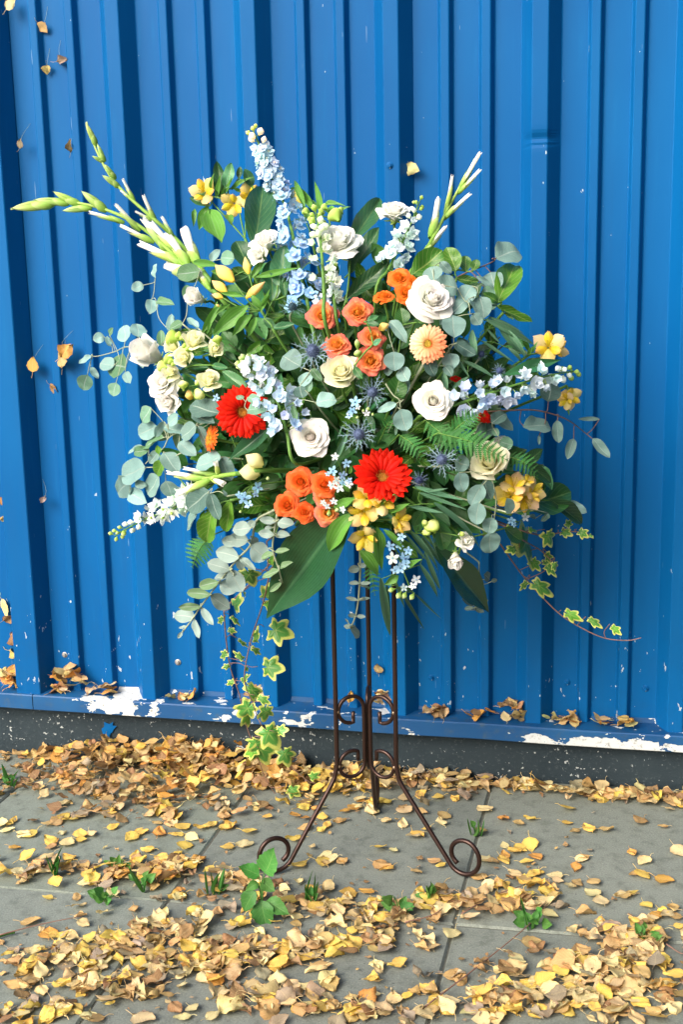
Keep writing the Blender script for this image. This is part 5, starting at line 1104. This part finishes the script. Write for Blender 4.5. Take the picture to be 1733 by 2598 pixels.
# every filler sprig is told apart by the flower it stands behind
HEADS = [(o_.location.copy(), o_['label']) for o_ in list(col.objects) if o_.parent is None and o_.get('category') in ('rose', 'gerbera', 'lily', 'delphinium', 'larkspur', 'sea holly', 'blue flowers', 'lisianthus', 'freesia', 'gladiolus', 'fern', 'eucalyptus')]
HEADS = [(p_, l_) for p_, l_ in HEADS if len(l_.split()) <= 9]
def side(p_, q):
    dx = (p_ - q).dot(RGT); dz = (p_ - q).dot(UPV)
    return ('above' if dz > 0 else 'below') if abs(dz) > abs(dx) else ('right of' if dx > 0 else 'left of')
taken = set()
for th, tipp in SPR:
    for p_, l_ in sorted(HEADS, key=lambda h: ((h[0] - tipp) - FWD * (h[0] - tipp).dot(FWD)).length)[:14]:
        lab = 'dark leafy sprig %s the %s' % (side(tipp, p_), l_)
        if lab not in taken: break
    taken.add(lab); th['label'] = lab

# ================================================================== FALLEN LEAVES, WEEDS, TWIGS
def fallen_mat():
    t = NT('fallen_leaf'); u, v = t.uv(); inf = t.info(); co = t.obj()
    at_ = t.n('ShaderNodeAttribute'); at_.attribute_name = 'tone'
    has = at_.outputs['Alpha']
    base = t.mix(1.0, inf.outputs['Color'], at_.outputs['Color'], 'MULTIPLY')
    n1 = t.noise(co, 45, 5, .65); n2 = t.noise(co, 220, 4, .6)
    au = t.math('ABSOLUTE', t.math('SUBTRACT', u, .5))
    rim = t.smooth(t.math('ADD', au, t.math('MULTIPLY', t.math('SUBTRACT', n1, .5), .5)), .34, .50)
    cc = t.mix(t.math('MULTIPLY', rim, .45), base, t.mix(1.0, base, (.62, .42, .30), 'MULTIPLY'))
    cc = t.mix(t.math('MULTIPLY', t.smooth(n1, .54, .70), .55), cc, t.mix(1.0, base, (.55, .36, .22), 'MULTIPLY'))
    cc = t.mix(t.math('MULTIPLY', t.smooth(n2, .60, .72), .5), cc, (.10, .055, .03))
    ph = t.math('MULTIPLY', t.math('SUBTRACT', v, t.math('MULTIPLY', au, .7)), 44)
    ve = t.smooth(t.math('SINE', ph), .7, 1.0); mid = t.math('SUBTRACT', 1.0, t.smooth(au, 0, .05), True)
    cc = t.mix(t.math('MULTIPLY', t.math('MAXIMUM', t.math('MULTIPLY', ve, .5), mid), .4), cc, t.mix(.5, base, (.75, .6, .32)))
    return t.bsdf(cc, .6, .3, t.bump(t.math('ADD', t.math('MULTIPLY', ve, -.7), n1), .5, .0012), trans=.22)
M['fallen'] = fallen_mat()
def fallen_geo(seed, crumple):
    r = random.Random(seed); ph = [r.uniform(0, 6.28) for _ in range(6)]; cu = r.uniform(-.25, .45); ro = r.uniform(-.2, 1.1) * crumple; wd = r.uniform(.62, 1.08)
    nu, nv = 5, 8
    def fn(u, v):
        w_ = np.interp(v, [q[0] for q in R_BIRCH], [q[1] for q in R_BIRCH]) * .5 * wd * (1 + .07 * ((np.arange(len(v)) // (nu + 1)) % 2 * 2 - 1) * (np.abs(u) > .9))
        a = u * ro * 1.2; x = np.sin(a) / (ro * 1.2 + 1e-6) * w_ if abs(ro) > .05 else u * w_
        z = (1 - np.cos(a)) * w_ * 1.2 + cu * (v - .5) ** 2 * crumple
        z = z + crumple * .10 * (np.sin(u * 3.1 + v * 5 + ph[0]) + .7 * np.sin(v * 9 + ph[1]) * np.abs(u) + .5 * np.sin(u * 6 + ph[2] + v * 3))
        return x + .05 * np.sin(v * 4 + ph[3]), v - .45 + .05 * crumple * np.sin(u * 4 + ph[4]), z
    V, F, uv = grid(nu, nv, fn); b = MB().add(V, F, uv)
    s0 = V[nu // 2]; e = s0 + np.array([r.uniform(-.2, .2), -.38, r.uniform(.02, .12)])
    TV, TF, TU = tube([s0, (s0 + e) / 2 + np.array([.04, 0, .05]), e], .016, 3, False); b.add(TV, TF, [(0.5, 0.0)] * len(TV))
    return b
FG = [fallen_geo(i, (.2, .35, .65, .9, .28, 1.2, .5, .75)[i % 8]) for i in range(16)]
def tone_attr(me, cols):
    a = me.color_attributes.new('tone', 'FLOAT_COLOR', 'POINT'); a.data.foreach_set('color', np.asarray(cols, np.float32).ravel())
FM = []
for g_ in FG:
    me = g_.mesh('fallen_leaf', M['fallen']); tone_attr(me, np.ones((len(me.vertices), 4))); FM.append(me)
TONES = {'yellow': (.76, .54, .12), 'pale': (.76, .63, .32), 'tan': (.54, .365, .150), 'brown': (.30, .180, .085), 'orange': (.62, .33, .08), 'grey': (.34, .285, .20), 'beige': (.58, .46, .23)}
MIXES = {'fresh': ('yellow', 'yellow', 'pale', 'pale', 'yellow', 'tan', 'orange', 'tan'), 'pile': ('tan', 'beige', 'brown', 'pale', 'brown', 'orange', 'tan', 'yellow', 'tan'), 'mix': ('tan', 'pale', 'tan', 'grey', 'yellow', 'brown', 'beige', 'pale', 'yellow', 'tan', 'beige'), 'dead': ('brown', 'tan', 'brown', 'grey', 'tan')}
lr = random.Random(23)
LV = []
def scatter(cx, cy, sx, sy, n, h, mixk, size=(.023, .044), crn=None, uni=False, skew=0.0):
    for _ in range(n):
        dx, dy = (lr.uniform(-1, 1), lr.uniform(-1, 1)) if uni else (max(-2.2, min(2.2, lr.gauss(0, .75))), max(-2, min(2, lr.gauss(0, .75))))
        p_ = ground(*c(0, cx + dx * sx, cy + dy * sy + dx * sx * skew))
        if p_.y > -.030: p_.y = -.030 - lr.random() * .04
        if abs(p_.x) > 3: continue
        z = gz(p_.x) + .004 + h * max(0, 1 - (dx * dx + dy * dy) / 3.2) * lr.random() ** .8
        tl = .22 + (.5 if h > .022 else .18 * (h > 0))
        LV.append([Vector((p_.x, p_.y, z)), lr.uniform(*size), lr.uniform(0, 6.28), lr.gauss(0, tl * .5), lr.gauss(0, tl * .5), lr.choice(MIXES[mixk]), lr.choice(crn or range(8)) + lr.choice((0, 8)), h])
# heap against the wall, thick on the left
scatter(340, 1765, 185, 58, 300, .070, 'pile'); scatter(480, 1760, 120, 48, 120, .080, 'pile'); scatter(210, 1800, 90, 45, 90, .045, 'dead', (.025, .04))
scatter(620, 1790, 100, 34, 120, .040, 'pile'); scatter(800, 1798, 120, 26, 110, .030, 'mix'); scatter(1010, 1800, 110, 18, 70, .022, 'mix', skew=.03)
scatter(1250, 1818, 150, 13, 52, .016, 'mix', skew=.05); scatter(1500, 1840, 80, 10, 34, .02, 'mix', skew=.05); scatter(60, 1790, 80, 26, 30, .010, 'dead', (.02, .035))
scatter(380, 1848, 200, 36, 62, .010, 'mix', skew=.03); scatter(850, 1850, 180, 26, 14, .0, 'fresh')
# along the paving joint
scatter(110, 2005, 130, 26, 36, .012, 'mix', skew=.07); scatter(370, 2012, 150, 24, 76, .020, 'pile', skew=.06); scatter(560, 2035, 60, 16, 24, .012, 'mix'); scatter(700, 2080, 70, 22, 30, .012, 'mix', skew=.08)
scatter(850, 2108, 110, 24, 44, .014, 'mix', skew=.05); scatter(1080, 2085, 120, 26, 50, .016, 'mix', skew=.02); scatter(1200, 2055, 80, 24, 14, .008, 'mix'); scatter(1430, 2155, 110, 14, 26, .008, 'mix', skew=.08)
# foreground drifts
scatter(110, 2215, 120, 30, 44, .014, 'mix', (.025, .047), skew=-.12); scatter(350, 2155, 110, 26, 46, .014, 'mix', (.025, .047), skew=-.12); scatter(480, 2210, 95, 30, 58, .018, 'mix', (.025, .047))
scatter(690, 2190, 80, 26, 34, .014, 'mix', (.025, .047)); scatter(640, 2300, 120, 26, 20, .008, 'mix', (.025, .048)); scatter(250, 2275, 130, 22, 24, .008, 'mix', (.025, .048))
scatter(1330, 2235, 140, 36, 74, .018, 'mix', (.025, .048)); scatter(1270, 2310, 170, 26, 52, .016, 'mix', (.025, .048)); scatter(1490, 2215, 70, 50, 30, .014, 'mix', (.025, .048)); scatter(800, 2330, 150, 16, 20, .008, 'mix', (.025, .047)); scatter(50, 2335, 90, 14, 18, .008, 'mix', (.025, .047))
scatter(890, 2190, 90, 34, 20, .008, 'mix')
scatter(560, 2120, 480, 60, 60, .004, 'mix', (.018, .038), uni=True); scatter(1100, 2290, 430, 60, 60, .004, 'mix', (.018, .042), uni=True); scatter(350, 2250, 340, 80, 70, .004, 'mix', (.018, .042), uni=True)
# loose single leaves on the slabs
scatter(1330, 1960, 235, 100, 46, .0, 'fresh', crn=(0, 1, 2, 4), uni=True); scatter(860, 1935, 190, 80, 36, .0, 'fresh', crn=(0, 1, 2, 4, 6), uni=True); scatter(300, 1925, 300, 50, 40, .0, 'fresh', crn=(0, 1, 2, 4, 6), uni=True)
scatter(800, 2200, 780, 150, 56, .0, 'fresh', (.025, .048), crn=(0, 1, 2, 4), uni=True); scatter(1450, 2090, 110, 45, 14, .0, 'fresh', uni=True)
for i_ in range(620):                                  # broken bits between the whole leaves
    q = lr.choice(LV[:int(len(LV))]); p_ = Vector((q[0].x + lr.gauss(0, .05), q[0].y + lr.gauss(0, .04), 0))
    if p_.y > -.03 or p_.y < -1.4: continue
    p_.z = gz(p_.x) + .003; LV.append([p_, lr.uniform(.005, .015), lr.uniform(0, 6.28), lr.gauss(0, .25), lr.gauss(0, .25), lr.choice(('tan', 'brown', 'beige', 'grey', 'brown')), lr.randrange(8), 0])
def lmat(L):
    p_, s_, rz, tx, ty, tn, vi, h = L
    return Matrix.Translation(p_ + Vector((0, 0, .002 + .25 * s_ * (abs(tx) + abs(ty)) * .6))) @ Matrix.Rotation(rz, 4, 'Z') @ Matrix.Rotation(tx, 4, 'X') @ Matrix.Rotation(ty, 4, 'Y') @ Matrix.Scale(s_, 4)
# the ones that show largest: near the camera, loose or on top of a drift
def rank(L):
    d = (L[0] - CAM).length; top = L[0].z - gz(L[0].x)
    return L[1] / d * (1.5 if L[7] == 0 else 1.0 + .5 * (top > .6 * L[7]))
order = sorted(range(len(LV)), key=lambda i: -rank(LV[i])); solo = set(order[:295])
LMK = [(n_, ground(*c(0, x_, y_))) for n_, x_, y_ in [('the left stand foot', 630, 1990), ('the right stand foot', 1060, 1995), ('the rear stand foot', 865, 1858), ('the tall weed', 600, 2080), ('the left ferny weeds', 250, 2060), ('the round-leaved weed', 915, 2100), ('the fine weed', 1225, 2125), ('the small right weed', 1480, 2160),
       ('the grass tuft', 715, 2080), ('the bottom left corner', 60, 2300), ('the bottom right corner', 1500, 2300), ('the bottom edge under the stand', 820, 2310), ('the right picture edge', 1520, 2000), ('the left picture edge', 40, 1960), ('the wall by the ivy', 620, 1800), ('the wall at the far right', 1450, 1830), ('the wall at the far left', 150, 1800),
       ('the lower left drift', 400, 2190), ('the lower right drift', 1250, 2240), ('the bare slab at right', 1250, 1930), ('the middle of the paving', 840, 1950), ('the bare slab in front', 1000, 2220), ('the leaf heap', 380, 1840), ('the left slab', 250, 1930), ('the bottom edge at left', 420, 2310), ('the bottom edge at right', 1150, 2320)]]
def WHERE(p_):
    n_, q = min(LMK, key=lambda k: (k[1] - p_).length); dx = p_.x - q.x; dy = p_.y - q.y
    return ('left of ' if dx < 0 else 'right of ') + n_ if abs(dx) > abs(dy) else ('behind ' if dy > 0 else 'in front of ') + n_
SH = ('flat', 'slightly curled', 'curled', 'crumpled', 'flat', 'crumpled', 'curled', 'crumpled')
AD = {'yellow': 'bright yellow', 'pale': 'pale yellow', 'tan': 'tan brown', 'brown': 'dark brown', 'orange': 'orange brown', 'grey': 'greyish dry', 'beige': 'beige'}
lit = MB(); lit_t = []
for i, L in enumerate(LV):
    k_ = lr.uniform(.82, 1.15); colr = tuple(min(.85, x * k_ * lr.uniform(.93, 1.07)) for x in TONES[L[5]]); m_ = lmat(L)
    if i in solo:
        o = ob('fallen_leaf', FM[L[6]], None, m_, colr)
        tag(o, '%s %s fallen leaf %s' % (SH[L[6] % 8], AD[L[5]], WHERE(L[0])), 'fallen leaf', '%s %s fallen leaves %s' % (SH[L[6] % 8], AD[L[5]], WHERE(L[0])))
    else:
        V = np.concatenate(FG[L[6]].v); A = np.array(m_); V = V @ A[:3, :3].T + A[:3, 3]
        lit.add(V, FG[L[6]].f, np.concatenate(FG[L[6]].uv)); lit_t.append(np.tile((*colr, 1), (len(V), 1)))
me = lit.mesh('leaf_litter', M['fallen']); tone_attr(me, np.concatenate(lit_t))
tag(ob('leaf_litter', me, None, None, (1, 1, 1)), 'drifts of tan and yellow autumn leaves on the paving', 'leaf litter', kind='stuff')

# leaves caught on the wall and the sill
def stuck(vx, vy, Y, size, tone, label, k=0, vi=None, ang=None):
    p_ = at(*c(k, vx, vy), Y); s_ = size * CR[k][2] * mpp(p_)
    q = Matrix.Translation(p_) @ Matrix.Rotation(rnd.uniform(-.5, .5), 4, 'Z') @ Matrix.Rotation(math.radians(90) + rnd.uniform(-.4, .4), 4, 'X') @ Matrix.Rotation(rnd.uniform(0, 6.28) if ang is None else ang, 4, 'Z') @ Matrix.Scale(s_, 4)
    o = ob('caught_leaf', FM[rnd.randrange(8) if vi is None else vi], None, q, tuple(x * jit(.15) for x in TONES[tone]))
    if vy < 1300:                                          # hangs on a strand of spider silk
        qi = q.inverted(); a_ = [p_, p_ + Vector((rnd.uniform(-.01, .01), .006, .022)), p_ + Vector((rnd.uniform(-.02, .02), max(0, -Y) + .001, .05))]
        ob('silk_thread', MB().add(*tube([qi @ e_ for e_ in spline(a_, 3)], .0003 / s_, 4)).mesh('silk_thread', M['paleStem']), o)
    return tag(o, label, 'leaf', 'dead leaves caught on the wall')
for a in [(22, 10, -.03, 34, 'pale', 'pale curled leaf caught high in the upper left corner of the wall'), (96, 62, -.012, 30, 'tan', 'small tan leaf caught near the top left of the wall'), (141, 138, -.012, 34, 'grey', 'dark curled leaf caught on the wall below the top left tan one'),
          (106, 158, -.012, 22, 'tan', 'tiny leaf scrap just left of the dark curled leaf'), (160, 336, -.012, 30, 'brown', 'brown leaf caught on the wall level with the gladiolus tip'), (45, 330, -.03, 24, 'grey', 'leaf scrap on the corner trim level with the gladiolus tip'),
          (944, 388, -.022, 42, 'pale', 'holed pale leaf hanging on the wall above the top right rose'), (148, 806, -.03, 40, 'orange', 'orange leaf caught on the wall at the left, above a tan one'), (140, 828, -.025, 38, 'tan', 'crumpled tan leaf right below the orange one on the wall'),
          (74, 838, -.03, 36, 'orange', 'orange leaf hanging at the dark rib on the left'), (123, 893, -.016, 32, 'brown', 'brown crumpled leaf under the group caught on the left wall'), (98, 1147, -.03, 22, 'grey', 'small dark leaf on the dark rib at the left'),
          (13, 940, -.03, 26, 'brown', 'upper scrap of the leaf string on the far left edge'), (14, 968, -.03, 28, 'tan', 'lower scrap of the leaf string on the far left edge'), (6, 1150, -.03, 30, 'orange', 'orange leaf at the far left edge halfway down'),
          (10, 1190, -.03, 26, 'tan', 'tan scrap below the orange leaf at the far left edge'), (10, 1395, -.03, 46, 'pale', 'pale yellow leaf at the far left edge above the sill'), (20, 1420, -.03, 36, 'brown', 'brown leaf tucked under the pale one at the far left'),
          (868, 1535, -.012, 26, 'tan', 'small tan leaf beside a screw behind the stand rods'), (30, 1470, -.028, 34, 'brown', 'brown leaf wedged in the gap low at the far left'), (28, 1500, -.028, 34, 'tan', 'tan leaf wedged lowest in the gap at the far left')]:
    stuck(*a)
def on_sill(vx, vy, size, tone, label, vi=0):
    p_ = at(*c(0, vx, vy), -.035); p_.z = max(p_.z, .166); s_ = size * CR[0][2] * mpp(p_)
    q = Matrix.Translation(p_) @ Matrix.Rotation(rnd.uniform(0, 6.28), 4, 'Z') @ Matrix.Rotation(rnd.uniform(-.2, .9), 4, 'X') @ Matrix.Rotation(rnd.uniform(-.5, .5), 4, 'Y') @ Matrix.Scale(s_, 4)
    o = ob('caught_leaf', FM[vi], None, q, tuple(x * jit(.15) for x in TONES[tone])); tag(o, label, 'leaf', 'leaves lying on the sill')
for x0, x1, y0, y1, n, who in [(0, 55, 1530, 1572, 13, 'at the far left end of the sill'), (120, 190, 1525, 1592, 20, 'heaped on the sill under the left screw'), (195, 260, 1570, 1590, 5, 'on the sill left of the white peeled patch'), (380, 455, 1590, 1605, 5, 'on the sill in the white peeled stretch'), (555, 620, 1575, 1600, 5, 'on the sill behind the ivy'),
                              (770, 890, 1590, 1612, 6, 'on the sill behind the stand'), (950, 1020, 1620, 1640, 6, 'on the sill right of the stand'), (1060, 1130, 1630, 1660, 4, 'on the sill above the long white flaking'), (1145, 1205, 1610, 1650, 9, 'standing on the sill against the middle right rib'), (1250, 1320, 1640, 1665, 9, 'on the sill below the right dark rib'), (1370, 1450, 1645, 1665, 8, 'on the sill at the right end')]:
    for _ in range(n):
        tn_ = rnd.choice(('tan', 'beige', 'brown', 'orange', 'pale')); vi_ = rnd.randrange(8)
        on_sill(rnd.uniform(x0, x1), rnd.uniform(y0, y1), rnd.uniform(26, 40), tn_, '%s %s dead leaf %s' % (SH[vi_], AD[tn_], who), vi_)

# weeds
def weed(vx, vy, label, leaves, stem=None, kind='weed', roll=.4, name='weed', grass=0):
    g0 = ground(*c(0, vx, vy)); th = thing(name, label, 'weed', g0, 'weeds in the paving joint'); up = Vector((0, 0, 1))
    def q(dx, dz, dy=0): return Vector((dx, dy, dz))
    for i, (bx, bz, tx, tz, w_) in enumerate(leaves):
        b_ = q(bx, bz, rnd.uniform(-.01, .01)); t_ = q(tx, tz, b_.y + rnd.uniform(-.02, .01))
        L = (t_ - b_).length
        ob('leaf', rnd.choice(LF[kind]), th, frame(b_, t_ - b_, -FWD + up * .6 + rv(roll), L * w_, L, L), (jit(.25), jit(.12), 1))
        s_ = spline([Vector((0, 0, -.004)), Vector((bx * .4, b_.y * .5, bz * .6)), b_], 3); ob('stem', MB().add(*tube(s_, .0011, 4)).mesh('stem', M['weed']), th)
    for i in range(grass):
        a = rnd.uniform(-.9, .9); L = rnd.uniform(.03, .075); ob('blade', rnd.choice(LF['grass']), th, frame(Vector((rnd.uniform(-.012, .012), rnd.uniform(-.01, .01), -.002)), (math.sin(a) * .5, rnd.uniform(-.3, .3), 1), -FWD + rv(.5), .0042, L, L), (jit(.2), jit(.1), 1))
    return th
weed(602, 2112, 'tall leafy weed in front of the left stand foot', [(.006, .100, .034, .165, .72), (-.004, .095, -.042, .118, .72), (.0, .085, .026, .062, .85), (-.010, .065, -.038, .018, .68), (.008, .040, .058, .022, .66), (.000, .045, .014, -.012, .80), (-.008, .075, -.030, .066, .7)], roll=.2)
for vx, vy, l_, n, gr in [(270, 2000, 'ferny weed left in the joint, upper of two', 7, 0), (245, 2078, 'low ferny weed just below the other at the left', 9, 0), (322, 2040, 'small sprout between the left ferny weeds and tall weed', 4, 2), (490, 2050, 'thin grassy weed left of the tall weed', 1, 7), (715, 2075, 'grass tuft right of the tall weed', 2, 10),
                     (915, 2095, 'round-leaved weed in the joint right of the middle', 8, 0), (985, 2075, 'upright weed beside the round-leaved one', 6, 2), (1225, 2130, 'fine green weed right of the right stand foot', 9, 3), (1480, 2165, 'small weed at the right side of the joint', 6, 2), (1095, 1918, 'tiny sprout in the slab joint behind the right foot', 1, 4), (25, 1805, 'small plant by the wall at the far left', 3, 4), (130, 2010, 'weed with thin blades at the far left joint', 1, 6)]:
    lv = []
    for i in range(n):
        a = rnd.uniform(-1.4, 1.4); r0 = rnd.uniform(.006, .022); L = rnd.uniform(.018, .03)
        lv.append((r0 * math.sin(a), .006 + r0 * abs(math.cos(a)), (r0 + L) * math.sin(a), .008 + (r0 + L * .8) * abs(math.cos(a)), rnd.uniform(.5, .9)))
    weed(vx, vy, l_, lv, grass=gr)
# twigs
for pts, l_ in [([(970, 2330), (1100, 2230), (1210, 2140), (1260, 2085)], 'long thin twig across the joint at the right'), ([(1060, 2110), (1130, 2070), (1200, 2045)], 'short twig among the leaves right of the stand foot'), ([(-5, 2160), (90, 2135), (190, 2115)], 'grey twig at the left edge in the foreground'), ([(1530, 2180), (1560, 2200), (1580, 2205)], 'dark leaf stalk at the right edge'), ([(930, 2130), (1000, 2110), (1040, 2070)], 'twig beside the round-leaved weed')]:
    P_ = [ground(*c(0, *q)) + Vector((0, 0, .012)) for q in pts]; sp_ = spline(P_, 6)
    o = ob('twig', MB().add(*tube(sp_, list(np.linspace(.0016, .0008, len(sp_))), 5)).mesh('twig', M['redStem'])); tag(o, l_, 'twig', 'fallen twigs')
P_ = [ground(*c(0, *q)) + Vector((0, 0, .008)) for q in [(-8, 2160), (15, 2152), (34, 2148)]]
tag(ob('green_stalk', MB().add(*tube(spline(P_, 5), .003, 6)).mesh('green_stalk', M['weed'])), 'cut green stalk lying at the left edge', 'stalk')
